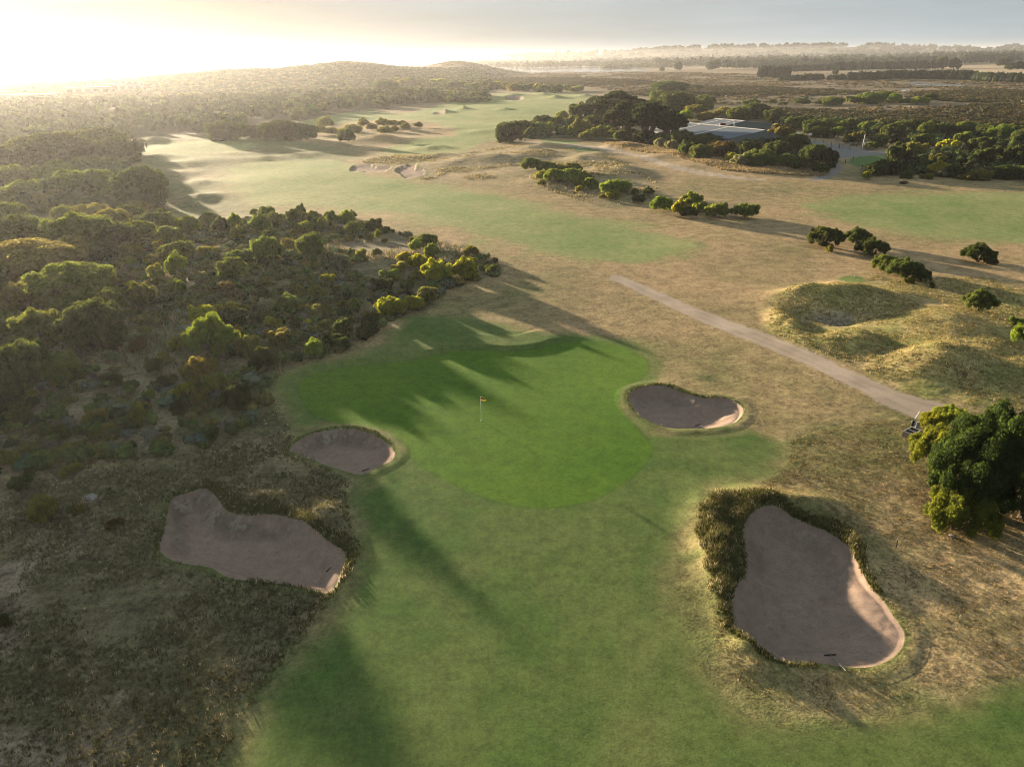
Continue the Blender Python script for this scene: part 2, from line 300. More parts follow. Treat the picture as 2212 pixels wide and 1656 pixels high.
class MB:
    def __init__(s): s.v = []; s.q = []; s.t = []; s.n = 0
    def add(s, V, quads=(), tris=()):
        V = np.asarray(V, float); s.v.append(V)
        if len(quads): s.q.append(np.asarray(quads, int) + s.n)
        if len(tris): s.t.append(np.asarray(tris, int) + s.n)
        s.n += len(V); return s
    def box(s, c, size, rz=0.0, bev=0.0, R=None):
        x, y, z = np.array(size) / 2.0; b = min(bev, x, y, z) * 0.999
        if b <= 0:
            V = np.array([[i * x, j * y, k * z] for k in (-1, 1) for j in (-1, 1) for i in (-1, 1)])
            Q = [(0, 2, 3, 1), (4, 5, 7, 6), (0, 1, 5, 4), (2, 6, 7, 3), (0, 4, 6, 2), (1, 3, 7, 5)]
        else:
            def ring(xx, yy, zz, bb): return [(xx - bb, yy, zz), (xx, yy - bb, zz), (xx, -yy + bb, zz), (xx - bb, -yy, zz), (-xx + bb, -yy, zz), (-xx, -yy + bb, zz), (-xx, yy - bb, zz), (-xx + bb, yy, zz)]
            V = np.array(ring(x - b, y - b, -z, b * .5) + ring(x, y, -z + b, b) + ring(x, y, z - b, b) + ring(x - b, y - b, z, b * .5))
            Q = [(r_ * 8 + i, r_ * 8 + 8 + i, r_ * 8 + 8 + (i + 1) % 8, r_ * 8 + (i + 1) % 8) for r_ in range(3) for i in range(8)]
            for base, rev in ((0, False), (24, True)):
                for a in ((0, 1, 2, 3), (0, 3, 4, 7), (4, 5, 6, 7)):
                    Q.append(tuple(base + i for i in (a[::-1] if rev else a)))
        if R is not None: V = V @ np.asarray(R).T
        ca, sa = math.cos(rz), math.sin(rz)
        V = np.c_[V[:, 0] * ca - V[:, 1] * sa, V[:, 0] * sa + V[:, 1] * ca, V[:, 2]] + np.array(c)
        return s.add(V, Q)
    def tube(s, pts, rads, n=6, cap=True):
        P = np.asarray(pts, float); rads = np.broadcast_to(rads, len(P)); V = []
        T = np.gradient(P, axis=0); T /= np.linalg.norm(T, axis=1)[:, None] + 1e-9
        a = np.array([0.3, 0.95, 0.1]) if abs(T[0, 2]) > .5 else np.array([0, 0, 1.0])
        for p, t, r_ in zip(P, T, rads):
            e1 = np.cross(t, a); e1 /= np.linalg.norm(e1); e2 = np.cross(t, e1)
            for k in range(n):
                an = 2 * math.pi * k / n; V.append(p + r_ * (math.cos(an) * e1 + math.sin(an) * e2))
        Q = [(i * n + k, i * n + (k + 1) % n, (i + 1) * n + (k + 1) % n, (i + 1) * n + k) for i in range(len(P) - 1) for k in range(n)]
        base = s.n; s.add(V, Q)
        if cap:
            V2 = [P[0], P[-1]]; m = (len(P) - 1) * n
            T2 = []
            s.v.append(np.array(V2)); i0 = s.n; s.n += 2
            for k in range(n):
                T2.append((i0, base + (k + 1) % n, base + k)); T2.append((i0 + 1, base + m + k, base + m + (k + 1) % n))
            s.t.append(np.array(T2))
        return s
    def build(s, name, mat, parent=None, smooth=False, loc=None):
        pol = []
        if s.q: pol.append(np.concatenate(s.q))
        if s.t: pol.append(np.concatenate(s.t))
        return link(name, mesh_np(name, np.concatenate(s.v), pol, mat, smooth), parent, loc)
def empty(name, loc, rz=0.0):
    o = bpy.data.objects.new(name, None); COL.objects.link(o); o.empty_display_size = 0.3
    o.location = loc; o.rotation_euler = (0, 0, rz); return o

# ---------------------------------------------------------------- materials
def new_mat(name):
    m = bpy.data.materials.new(name); m.use_nodes = True; t = m.node_tree; t.nodes.clear()
    return m, t, N(t, 'ShaderNodeOutputMaterial')
def simple(name, col, rough=0.6, metal=0.0, nscale=6.0, nvar=0.25, bump=0.15):
    m, t, o = new_mat(name); l = t.links.new
    b = N(t, 'ShaderNodeBsdfPrincipled'); b.inputs['Roughness'].default_value = rough; b.inputs['Metallic'].default_value = metal
    b.inputs['Specular IOR Level'].default_value = 0.3
    tcn = N(t, 'ShaderNodeTexCoord'); n = N(t, 'ShaderNodeTexNoise'); n.inputs['Scale'].default_value = nscale; n.inputs['Detail'].default_value = 5
    mr = N(t, 'ShaderNodeMapRange'); mr.inputs['From Min'].default_value = 0.3; mr.inputs['From Max'].default_value = 0.7
    mr.inputs['To Min'].default_value = 1 - nvar; mr.inputs['To Max'].default_value = 1 + nvar
    mul = N(t, 'ShaderNodeVectorMath', operation='SCALE'); mul.inputs[0].default_value = col
    l(tcn.outputs['Object'], n.inputs['Vector']); l(n.outputs['Fac'], mr.inputs['Value']); l(mr.outputs['Result'], mul.inputs['Scale'])
    l(mul.outputs['Vector'], b.inputs['Base Color'])
    bp = N(t, 'ShaderNodeBump'); bp.inputs['Strength'].default_value = bump; bp.inputs['Distance'].default_value = 0.03
    l(n.outputs['Fac'], bp.inputs['Height']); l(bp.outputs['Normal'], b.inputs['Normal']); l(b.outputs['BSDF'], o.inputs['Surface'])
    return m
def ground_mat(name, scales=(0.9, 5.0, 22.0), amp=0.45, bump=0.5, dist=0.05, sheen=0.0):
    """base colour comes from the 'col' vertex attribute (turf, dry grass, sand ...) broken up by fine noise; 'tuft' scales the relief"""
    m, t, o = new_mat(name); l = t.links.new
    b = N(t, 'ShaderNodeBsdfPrincipled'); b.inputs['Roughness'].default_value = 0.9; b.inputs['Specular IOR Level'].default_value = 0.1
    if sheen: b.inputs['Sheen Weight'].default_value = sheen; b.inputs['Sheen Roughness'].default_value = 0.5
    at = N(t, 'ShaderNodeAttribute', attribute_name='col'); tf = N(t, 'ShaderNodeAttribute', attribute_name='tuft')
    geo = N(t, 'ShaderNodeNewGeometry'); acc = None
    ns = []
    for k, s_ in enumerate(scales):
        n = N(t, 'ShaderNodeTexNoise'); n.inputs['Scale'].default_value = s_; n.inputs['Detail'].default_value = 4; n.inputs['Roughness'].default_value = 0.65
        l(geo.outputs['Position'], n.inputs['Vector']); ns.append(n)
        if acc is None: acc = n.outputs['Fac']
        else:
            a = N(t, 'ShaderNodeMath', operation='ADD'); l(acc, a.inputs[0]); l(n.outputs['Fac'], a.inputs[1]); acc = a.outputs[0]
    mr = N(t, 'ShaderNodeMapRange'); c = 0.5 * len(scales); mr.inputs['From Min'].default_value = c - 0.3; mr.inputs['From Max'].default_value = c + 0.3
    mr.inputs['To Min'].default_value = 1 - amp; mr.inputs['To Max'].default_value = 1 + amp
    l(acc, mr.inputs['Value'])
    one = N(t, 'ShaderNodeMix', data_type='FLOAT'); one.inputs['A'].default_value = 1.0
    cl_ = N(t, 'ShaderNodeMath', operation='MULTIPLY_ADD', use_clamp=True); cl_.inputs[1].default_value = 0.5; cl_.inputs[2].default_value = 0.5
    l(tf.outputs['Fac'], cl_.inputs[0]); l(cl_.outputs[0], one.inputs['Factor']); l(mr.outputs['Result'], one.inputs['B'])
    mul = N(t, 'ShaderNodeVectorMath', operation='SCALE'); l(at.outputs['Color'], mul.inputs[0]); l(one.outputs['Result'], mul.inputs['Scale'])
    l(mul.outputs['Vector'], b.inputs['Base Color'])
    bp = N(t, 'ShaderNodeBump'); bp.inputs['Distance'].default_value = dist
    sm = N(t, 'ShaderNodeMath', operation='MULTIPLY_ADD'); sm.inputs[1].default_value = bump; sm.inputs[2].default_value = bump * 0.22
    l(tf.outputs['Fac'], sm.inputs[0]); l(sm.outputs[0], bp.inputs['Strength'])
    l(acc, bp.inputs['Height']); l(bp.outputs['Normal'], b.inputs['Normal']); l(b.outputs['BSDF'], o.inputs['Surface'])
    return m
def leaf_mat(name, attr=False, trans=0.42, var=0.35, tint=(2.3, 2.1, 1.1)):
    m, t, o = new_mat(name); l = t.links.new
    b = N(t, 'ShaderNodeBsdfPrincipled'); b.inputs['Roughness'].default_value = 0.8; b.inputs['Specular IOR Level'].default_value = 0.08
    tr = N(t, 'ShaderNodeBsdfTranslucent'); ms = N(t, 'ShaderNodeMixShader'); ms.inputs['Fac'].default_value = trans
    geo = N(t, 'ShaderNodeNewGeometry')
    if attr: src = N(t, 'ShaderNodeAttribute', attribute_name='col').outputs['Color']
    else:
        oi = N(t, 'ShaderNodeObjectInfo'); src = oi.outputs['Color']
    n = N(t, 'ShaderNodeTexNoise'); n.inputs['Scale'].default_value = 1.3; n.inputs['Detail'].default_value = 3
    l(geo.outputs['Position'], n.inputs['Vector'])
    mr = N(t, 'ShaderNodeMapRange'); mr.inputs['From Min'].default_value = 0.3; mr.inputs['From Max'].default_value = 0.7
    mr.inputs['To Min'].default_value = 1 - var; mr.inputs['To Max'].default_value = 1 + var; l(n.outputs['Fac'], mr.inputs['Value'])
    isl = N(t, 'ShaderNodeMapRange'); isl.inputs['To Min'].default_value = 0.7; isl.inputs['To Max'].default_value = 1.3
    l(geo.outputs['Random Per Island'], isl.inputs['Value'])
    mm = N(t, 'ShaderNodeMath', operation='MULTIPLY'); l(mr.outputs['Result'], mm.inputs[0]); l(isl.outputs['Result'], mm.inputs[1])
    mul = N(t, 'ShaderNodeVectorMath', operation='SCALE'); l(src, mul.inputs[0]); l(mm.outputs[0], mul.inputs['Scale'])
    l(mul.outputs['Vector'], b.inputs['Base Color'])
    m2 = N(t, 'ShaderNodeVectorMath', operation='MULTIPLY'); m2.inputs[1].default_value = tint; l(mul.outputs['Vector'], m2.inputs[0])
    l(m2.outputs['Vector'], tr.inputs['Color'])
    l(b.outputs['BSDF'], ms.inputs[1]); l(tr.outputs['BSDF'], ms.inputs[2]); l(ms.outputs['Shader'], o.inputs['Surface'])
    return m
def water_mat(name, col, rough, nscale, bump):
    m, t, o = new_mat(name); l = t.links.new
    b = N(t, 'ShaderNodeBsdfPrincipled'); b.inputs['Base Color'].default_value = (*col, 1); b.inputs['Roughness'].default_value = rough; b.inputs['IOR'].default_value = 1.33
    geo = N(t, 'ShaderNodeNewGeometry'); n = N(t, 'ShaderNodeTexNoise'); n.inputs['Scale'].default_value = nscale; n.inputs['Detail'].default_value = 4
    l(geo.outputs['Position'], n.inputs['Vector']); bp = N(t, 'ShaderNodeBump'); bp.inputs['Strength'].default_value = bump; bp.inputs['Distance'].default_value = 0.3
    l(n.outputs['Fac'], bp.inputs['Height']); l(bp.outputs['Normal'], b.inputs['Normal']); l(b.outputs['BSDF'], o.inputs['Surface'])
    return m
M_TURF = ground_mat('turf', (0.5, 2.3, 7.0), 0.62, 0.6, 0.07)
M_LAWN = ground_mat('mown_grass', (0.9, 3.5, 9.0), 0.5, 0.5, 0.03)
M_SAND = ground_mat('bunker_sand', (1.5, 9.0, 40.0), 0.22, 0.5, 0.03)
M_GRAVEL = ground_mat('gravel', (0.6, 5.0, 30.0), 0.18, 0.3, 0.02)
M_LEAF = leaf_mat('foliage', False, 0.55, 0.35, (2.7, 2.5, 1.25)); M_BLADE = leaf_mat('grass_blades', True, 0.35, 0.2, (1.1, 1.05, .95)); M_MASS = leaf_mat('woodland_foliage', True, 0.22, 0.15, (1.5, 1.4, 1.0))
M_BARK = simple('bark', (0.10, 0.075, 0.055), 0.9, 0, 9, 0.4, 0.4)
M_PALEBARK = simple('pale_bark', (0.26, 0.22, 0.18), 0.9, 0, 9, 0.4, 0.4)
M_WATER = water_mat('lagoon_water', (0.12, 0.13, 0.13), 0.12, 0.2, 0.05)
M_SEA = water_mat('sea_water', (0.03, 0.05, 0.06), 0.28, 0.03, 0.4)

# ---------------------------------------------------------------- the ground: one sheet, finer where it is near, split along the outlines of green, fairways, bunkers, paths and water
rr = [7.0]
while rr[-1] < 14000:
    r_ = rr[-1]; k = 0.9 if r_ < 130 else 1.3
    rr.append(r_ + (max(0.35, 0) if r_ < 19 else min(k * r_ * r_ / 28 / 727, 0.018 * r_)))
rr = np.array(rr)
aa = np.concatenate([np.linspace(-62, -41, 60)[:-1], np.linspace(-41, 41, 1150)[:-1], np.linspace(41, 62, 60)]) * math.pi / 180
RRg, AAg = np.meshgrid(rr, aa, indexing='ij'); nr, na = RRg.shape
X = (RRg * np.sin(AAg)).ravel(); Y = (RRg * np.cos(AAg)).ravel(); RD = RRg.ravel()
Z = height(X, Y)
S = {}
S['green'] = sdf(GREEN, X, Y, 20); S['app'] = sdf(APPROACH, X, Y, 20)
for k, p in FAIRWAYS.items(): S['fw ' + k] = sdf(p, X, Y, 40)
for k, p in TEES.items(): S['tee ' + k] = sdf(p, X, Y, 20)
for k, (p, d_, w_) in BUNK.items(): S['b ' + k] = sdf(p, X, Y, 8)
for i, p in enumerate(PATHS): S['path %d' % i] = sdf(p, X, Y, 12)
S['gravel'] = sdf(GRAVEL, X, Y, 12)
for i, p in enumerate(LAGOON): S['lag %d' % i] = sdf(p, X, Y, 30)
S['scrub'] = sdf(SCRUB, X, Y, 40); S['lrough'] = sdf(LEFTROUGH, X, Y, 20); S['rmound'] = sdf(RIGHTMOUND, X, Y, 20); S['rrough'] = sdf(RIGHTROUGH, X, Y, 20)
S['dune'] = sdf(DUNEGRASS, X, Y, 40); S['straw'] = sdf(STRAWSTRIP, X, Y, 30); S['heath'] = sdf(HEATH, X, Y, 100)
S['hd'] = np.min([sdf(p, X, Y, 100) for p in HEATHDARK], 0); S['field'] = np.minimum(sdf(STRAWFIELD, X, Y, 60), sdf(PALEFIELD, X, Y, 60))
S['forest'] = sdf(FOREST, X, Y, 60); S['grove'] = sdf(GROVE, X, Y, 40)
n30 = fbm(X, Y, 30, 4, 61); n8 = fbm(X, Y, 8, 4, 63); n2 = fbm(X, Y, 2.2, 3, 65); n120 = fbm(X, Y, 130, 4, 67); n06 = fbm(X, Y, 0.7, 3, 69)
def C(*c): return np.array(c, float)
DRY, OLIVE = C(.36, .255, .135), C(.15, .15, .055)
f_ = np.clip(0.30 + 0.35 * n30 + 0.30 * n8 + 0.15 * n2, 0, 1)
col = lerp(DRY[None], OLIVE[None], f_[:, None])
tuft = np.full(X.shape, 0.55)
def blend(sd, c, soft, namp=0.0, nz_=None, t=None, k=1.0):
    global col, tuft
    w_ = k * sst(-soft, soft, -sd + (namp * nz_ if nz_ is not None else 0))
    col = col + (np.asarray(c) - col) * w_[:, None]
    if t is not None: tuft = tuft + (t - tuft) * w_
    return w_
# near ground by the camera is greener
ng = sst(70, 36, RD) if False else 1 - sst(34, 66, RD)
col = col + (OLIVE * C(1.0, 1.0, .95) - col) * (ng * np.clip(0.45 + 0.5 * n8, 0, 1))[:, None]
far_dry = lerp(C(.31, .225, .14)[None], C(.16, .13, .068)[None], np.clip(0.5 + 0.6 * n120 + .25 * n30, 0, 1)[:, None])
wf = sst(330, 600, RD)[:, None]; col = col + (far_dry - col) * wf
blend(S['heath'], lerp(C(.24, .18, .115)[None], C(.12, .10, .05)[None], np.clip(.5 + .7 * n120 + .5 * n30, 0, 1)[:, None]), 12, 14, n30, 1.0)
blend(S['hd'], lerp(C(.060, .052, .026)[None], C(.125, .095, .05)[None], np.clip(.35 + .6 * n30, 0, 1)[:, None]), 10, 16, n30, 1.2)
blend(S['field'], C(.46, .35, .215), 6, 3, n30, 0.4)
blend(S['dune'], lerp(C(.36, .27, .155)[None], C(.16, .15, .065)[None], np.clip(.38 + .6 * n8, 0, 1)[:, None]), 4, 4, n8, 1.3)
blend(S['straw'], C(.42, .31, .18), 2, 2, n8, 1.3)
blend(S['scrub'], lerp(C(.20, .165, .10)[None], C(.085, .10, .04)[None], np.clip(.42 + .6 * n8 + .3 * n2, 0, 1)[:, None]), 1.2, 1.0, n2, 1.3)
blend(S['lrough'], lerp(C(.165, .140, .080)[None], C(.080, .088, .036)[None], np.clip(.45 + .6 * n8 + .4 * n2, 0, 1)[:, None]), 1.5, 1.2, n2, 1.2)
blend(S['rmound'], lerp(C(.36, .27, .125)[None], C(.19, .195, .06)[None], np.clip(.45 + .6 * n8 + .3 * n2, 0, 1)[:, None]), 2.0, 1.5, n2, 1.2)
blend(S['rrough'], lerp(C(.36, .26, .135)[None], C(.165, .165, .06)[None], np.clip(.42 + .55 * n8 + .4 * n2, 0, 1)[:, None]), 2.5, 1.5, n2, 1.0)
blend(S['forest'], C(.07, .062, .03), 6, 4, n8, 1.2)
blend(S['grove'], C(.13, .105, .055), 3, 3, n8, 1.2)
rl = (X < 0) * sst(690, 740, RD) * (1 - sst(AZ_SEA, AZ_SEA + .12, np.arctan2(X, Y)))
col = col + (C(.085, .075, .036) - col) * (rl * np.clip(.75 + .5 * n120, 0, 1))[:, None]
LEFTOPEN = wpoly([(290,300),(450,290),(640,300),(760,320),(740,350),(560,350),(500,400),(540,440),(640,452),(480,466),(360,462),(365,420),(300,350)], 3)
blend(sdf(LEFTOPEN, X, Y, 30), lerp(C(.15, .165, .065)[None], C(.24, .20, .105)[None], np.clip(.35 + .6 * n30 + .3 * n8, 0, 1)[:, None]), 4, 4, n8, .6)
# mown grass
blend(S['app'], lerp(C(.072, .130, .028)[None], C(.135, .165, .050)[None], np.clip(.40 + .6 * n8 + .35 * n2, 0, 1)[:, None]), 1.6, 1.0, n2, 0.28)
mow = 0.5 + 0.5 * np.sign(np.sin((X * 0.6 + Y * 0.8) * 2 * math.pi / 3.6)) * 0.5
blend(S['green'], lerp(C(.056, .138, .012)[None], C(.120, .196, .019)[None], np.clip(.4 + .45 * n30 + .25 * n8 + .12 * (mow - .5), 0, 1)[:, None]), 0.28, 0.1, n2, 0.10)
ring = np.exp(-((S['green'] + 0.0) / 0.12) ** 2); col *= (1 - 0.12 * ring)[:, None]
coll = np.exp(-((S['green'] - 0.9) / 0.6) ** 2) * (S['green'] > 0); col = col + (C(.105, .155, .035) - col) * (0.45 * coll)[:, None]
for k in FAIRWAYS:
    st_ = 0.5 + 0.5 * np.sin((X * 0.94 - Y * 0.34) * 2 * math.pi / 9.0)
    blend(S['fw ' + k], lerp(C(.165, .225, .068)[None], C(.285, .29, .115)[None], np.clip(.45 + .5 * n30 + .45 * n8 + .2 * n2 + .10 * st_, 0, 1)[:, None]), 4.5 if k in ('mid', 'right') else 2.5, 3.2, n8 + .6 * n2, 0.3)
for k in TEES: blend(S['tee ' + k], C(.15, .20, .055) if k != 'road' else C(.09, .16, .04), 0.4 if k == 'round' else 1.0, 0.3, n8, 0.15)
edge = np.min([S['b ' + k] for k in BUNK], 0)
col = col + (C(.085, .12, .03) - col) * (0.75 * np.exp(-(np.maximum(edge, 0) / 0.5) ** 2) * (edge > -0.5))[:, None]
kx, ky = X - BUNK['front right'][0].mean(0)[0], Y - BUNK['front right'][0].mean(0)[1]; ks = np.clip(.35 + .9 * (-.55 * kx + .83 * ky) / (np.hypot(kx, ky) + .01), 0, 1)
kd = S['b front right']; col = col + (C(.10, .11, .038) - col) * (.8 * ks * sst(3.1, 1.6, kd + .5 * n2) * (kd < 4) if False else .8 * ks * (1 - sst(1.4, 3.0, kd + .5 * n2)))[:, None]
c_ = gp(1800, 684); q = np.hypot((X - c_[0]) / 4.5, (Y - c_[1]) / 2.4); col = col + (C(.30, .25, .195) - col) * (.85 * np.exp(-q ** 4) * sst(-.4, .3, n2 + .3))[:, None]
# damp green spots by the drains
for (px, py, r0) in ((1530,818,1.1),(1755,960,1.0),(1560,930,.8)):
    c_ = gp(px, py); q = np.hypot((X - c_[0]) , (Y - c_[1])); col = col + (C(.06, .10, .025) - col) * (0.7 * np.exp(-(q / r0) ** 2))[:, None]
PATHC = lerp(C(.46, .37, .285)[None], C(.35, .28, .21)[None], np.clip(.5 + .6 * n2 + .3 * n8, 0, 1)[:, None])
for i in range(len(PATHS)): blend(S['path %d' % i], PATHC, 0.3, 0.22, n2 + n06, 0.15)
for i in range(len(PATHS)):
    q_ = S['path %d' % i]; wmax = -q_[RD < 400].min(); rut = np.exp(-((q_ + .45 * wmax) / .16) ** 2) * (.6 + .5 * n2); col = col * (1 - .16 * np.clip(rut, 0, 1) * (q_ < 0))[:, None]
blend(S['gravel'], C(.21, .20, .19), 0.8, 0.6, n2, 0.15)
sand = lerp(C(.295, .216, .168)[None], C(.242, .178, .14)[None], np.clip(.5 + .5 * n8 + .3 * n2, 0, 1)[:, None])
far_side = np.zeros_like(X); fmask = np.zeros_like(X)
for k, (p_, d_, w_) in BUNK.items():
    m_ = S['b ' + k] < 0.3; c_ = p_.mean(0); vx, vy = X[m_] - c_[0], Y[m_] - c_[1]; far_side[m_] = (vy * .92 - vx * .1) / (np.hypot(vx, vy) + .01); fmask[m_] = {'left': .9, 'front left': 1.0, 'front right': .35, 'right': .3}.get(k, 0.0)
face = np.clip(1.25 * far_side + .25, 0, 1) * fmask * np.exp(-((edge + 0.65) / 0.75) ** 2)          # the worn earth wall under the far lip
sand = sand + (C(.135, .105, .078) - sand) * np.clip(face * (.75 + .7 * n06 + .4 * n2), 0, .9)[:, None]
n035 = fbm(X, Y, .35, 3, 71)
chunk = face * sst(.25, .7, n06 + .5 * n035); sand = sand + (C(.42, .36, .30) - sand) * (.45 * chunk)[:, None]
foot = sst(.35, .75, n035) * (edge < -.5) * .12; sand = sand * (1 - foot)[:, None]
sp_ = (1 - sst(-21, -15, X)) * sst(1, -1.5, S['lrough']) if False else sst(16, 22, -X - .25 * (Y - 30)) * (RD < 75) * (S['scrub'] > -3)
col = col + (C(.235, .185, .13) - col) * (sp_ * sst(.0, .55, n8 + .4 * n2))[:, None]
# relief of the turf itself
tam = tuft * sst(.3, .5, tuft) * (1 - sst(60, 130, RD)) * (edge > 0.1); Z = Z + tam * (0.018 * n06 + 0.022 * n2) + 0.10 * face * (n06 + .6 * n035) * (edge < 0)
Z = Z + 0.5 * np.maximum(n30, -.2) * sst(-5, 25, -S['hd']) + 0.25 * n8 * sst(0, 10, -S['heath'])
for k in list(S):
    if k.startswith('lag'): Z = np.where(S[k] < 6, np.minimum(Z, Z * sst(-4, 6, S[k]) + (-0.4) * (1 - sst(-4, 6, S[k]))), Z)
V = np.c_[X, Y, Z]
G = V.reshape(nr, na, 3); du = np.gradient(G, axis=0); dv = np.gradient(G, axis=1)
NRM = np.cross(dv.reshape(-1, 3), du.reshape(-1, 3)); NRM /= np.linalg.norm(NRM, axis=1)[:, None]; NRM[NRM[:, 2] < 0] *= -1
idx = np.arange(nr * na).reshape(nr, na)
Q = np.stack([idx[:-1, :-1], idx[:-1, 1:], idx[1:, 1:], idx[1:, :-1]], -1).reshape(-1, 4)
own = np.zeros(len(Q), np.int16); names = ['ground']
def claim(key, name):
    m = S[key][Q].mean(1) < 0
    names.append(name); own[m] = len(names) - 1
claim('app', 'approach')
claim('green', 'green')
for k in FAIRWAYS: claim('fw ' + k, 'fairway ' + k)
for k in TEES: claim('tee ' + k, 'tee ' + k)
for i in range(2): claim('path %d' % i, 'path %d' % i)
claim('gravel', 'gravel')
for i in range(len(LAGOON)): claim('lag %d' % i, 'lagoon %d' % i)
for k in BUNK: claim('b ' + k, 'bunker ' + k)
SEA_M = None
def piece(i, name, mat, c=None, kind='structure', label=None, cat=None, flat=None):
    q = Q[own == i]
    if not len(q): return None
    u, inv = np.unique(q, return_inverse=True); v = V[u].copy(); nn = NRM[u]
    if flat is not None: v[:, 2] = flat; nn = np.tile([0, 0, 1.0], (len(u), 1))
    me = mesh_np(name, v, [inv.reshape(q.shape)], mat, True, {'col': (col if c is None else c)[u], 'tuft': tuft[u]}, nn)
    return tag(link(name, me), label, cat, None, kind)
BL = {'right': 'kidney shaped sand bunker right of the putting green', 'left': 'shaded oval sand bunker at the left edge of the putting green',
 'front left': 'long irregular shaded bunker in the rough at lower left', 'front right': 'largest sand bunker, pear shaped, ringed by tall grass at lower right',
 'mid left': 'thin left bunker of the pair beyond the pale fairway', 'mid right': 'right bunker of the pair beyond the pale fairway, with a sandy nose',
 'far big': 'dark bunker under a mound on the farthest fairway', 'far thin': 'thin dark bunker left of centre on the farthest fairway'}
for i, nme in enumerate(names):
    if nme == 'ground': piece(i, 'ground', M_TURF)
    elif nme == 'approach': piece(i, 'approach_turf', M_LAWN)
    elif nme == 'green': piece(i, 'putting_green', M_LAWN)
    elif nme.startswith('fairway'): piece(i, 'fairway', M_LAWN)
    elif nme.startswith('tee'): piece(i, 'tee_turf', M_LAWN)
    elif nme.startswith('path'): piece(i, 'path', M_GRAVEL)
    elif nme == 'gravel': piece(i, 'gravel_road', M_GRAVEL)
    elif nme.startswith('lagoon'): piece(i, 'water', M_WATER, flat=-0.35)
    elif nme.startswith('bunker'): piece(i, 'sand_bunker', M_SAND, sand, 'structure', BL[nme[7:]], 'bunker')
# sea beyond the ridge
th = np.linspace(-75, math.degrees(AZ_SEA) + 8, 40) * math.pi / 180; rs = np.geomspace(1450, 14000, 40)
A_, B_ = np.meshgrid(rs, th, indexing='ij'); Vs = np.c_[(A_ * np.sin(B_)).ravel(), (A_ * np.cos(B_)).ravel(), np.full(A_.size, -15.0)]
ii = np.arange(A_.size).reshape(A_.shape); Qs = np.stack([ii[:-1, :-1], ii[:-1, 1:], ii[1:, 1:], ii[1:, :-1]], -1).reshape(-1, 4)
tag(link('sea', mesh_np('sea', Vs, [Qs], M_SEA)), kind='structure')

# ---------------------------------------------------------------- plants: crown templates built from leaf sprays on lumpy puffs
def unit(v): return v / (np.linalg.norm(v, axis=1)[:, None] + 1e-9)
_t = (1 + 5 ** .5) / 2
ICO_V = unit(np.array([[-1,_t,0],[1,_t,0],[-1,-_t,0],[1,-_t,0],[0,-1,_t],[0,1,_t],[0,-1,-_t],[0,1,-_t],[_t,0,-1],[_t,0,1],[-_t,0,-1],[-_t,0,1]], float))
ICO_F = np.array([[0,11,5],[0,5,1],[0,1,7],[0,7,10],[0,10,11],[1,5,9],[5,11,4],[11,10,2],[10,7,6],[7,1,8],[3,9,4],[3,4,2],[3,2,6],[3,6,8],[3,8,9],[4,9,5],[2,4,11],[6,2,10],[8,6,7],[9,8,1]])
def leaves_on(g, C_, Rr, n, size, up=0.35, flat=1.0, jitter=0.9, floor=0.02):
    """n leaf sprays (kite quads) on puffs with centres C_ and radii Rr (k,3)"""
    wgt = (Rr[:, 0] * Rr[:, 2]); pick = g.choice(len(C_), int(n * 2.2), p=wgt / wgt.sum())
    d = g.normal(size=(len(pick), 3)); d[:, 2] += up; d = unit(d)
    P = C_[pick] + d * Rr[pick] * (0.82 + 0.26 * g.random((len(pick), 1)))
    deep = np.zeros(len(P), bool)
    for c, r_ in zip(C_, Rr):
        deep |= (((P - c) / r_) ** 2).sum(1) < 0.62
    P, d = P[~deep & (P[:, 2] > floor)][:n], d[~deep & (P[:, 2] > floor)][:n]
    nrm = unit(d + jitter * g.normal(size=d.shape) * 0.6 + np.array([0, 0, .25])); a = unit(np.cross(nrm, g.normal(size=d.shape))); b = np.cross(nrm, a)
    s = size * (0.6 + 0.8 * g.random((len(P), 1)))
    V = np.stack([P - a * s * .5, P + b * s * .42 * flat + nrm * s * .1, P + a * s * .6, P - b * s * .42 * flat + nrm * s * .1], 1).reshape(-1, 3)
    return V, np.arange(len(P) * 4).reshape(-1, 4)
def crown_np(g, C_, Rr, n, size, core=0.8, **k):
    V, Qd = leaves_on(g, C_, Rr, n, size, **k)
    Vs = [V]; T = []; off = len(V)
    if core:
        for c, r_ in zip(C_, Rr):
            v = ICO_V * (0.85 + 0.25 * g.random((12, 1))) * r_ * core + c; v[:, 2] = np.maximum(v[:, 2], 0.0)
            Vs.append(v); T.append(ICO_F + off); off += 12
    return np.concatenate(Vs), Qd, (np.concatenate(T) if T else np.zeros((0, 3), int))
def dome_puffs(g, k, r0, r1, prof=0.5, low=0.12, squash=1.0):
    a = np.arange(k) * 2.39996 + g.random(k) * .5; rho = np.sqrt((np.arange(k) + .5) / k) * (1 - .5 * (r0 + r1) * .7)
    z = (1 - rho ** 2.2) ** prof; z = low + (1 - .5 * (r0 + r1) - low) * z * (0.85 + .25 * g.random(k))
    C_ = np.c_[rho * np.cos(a), rho * np.sin(a), z] + g.normal(size=(k, 3)) * 0.05
    R_ = (r0 + (r1 - r0) * g.random(k))[:, None] * np.array([1, 1, squash]); return C_, R_
TPL = {}
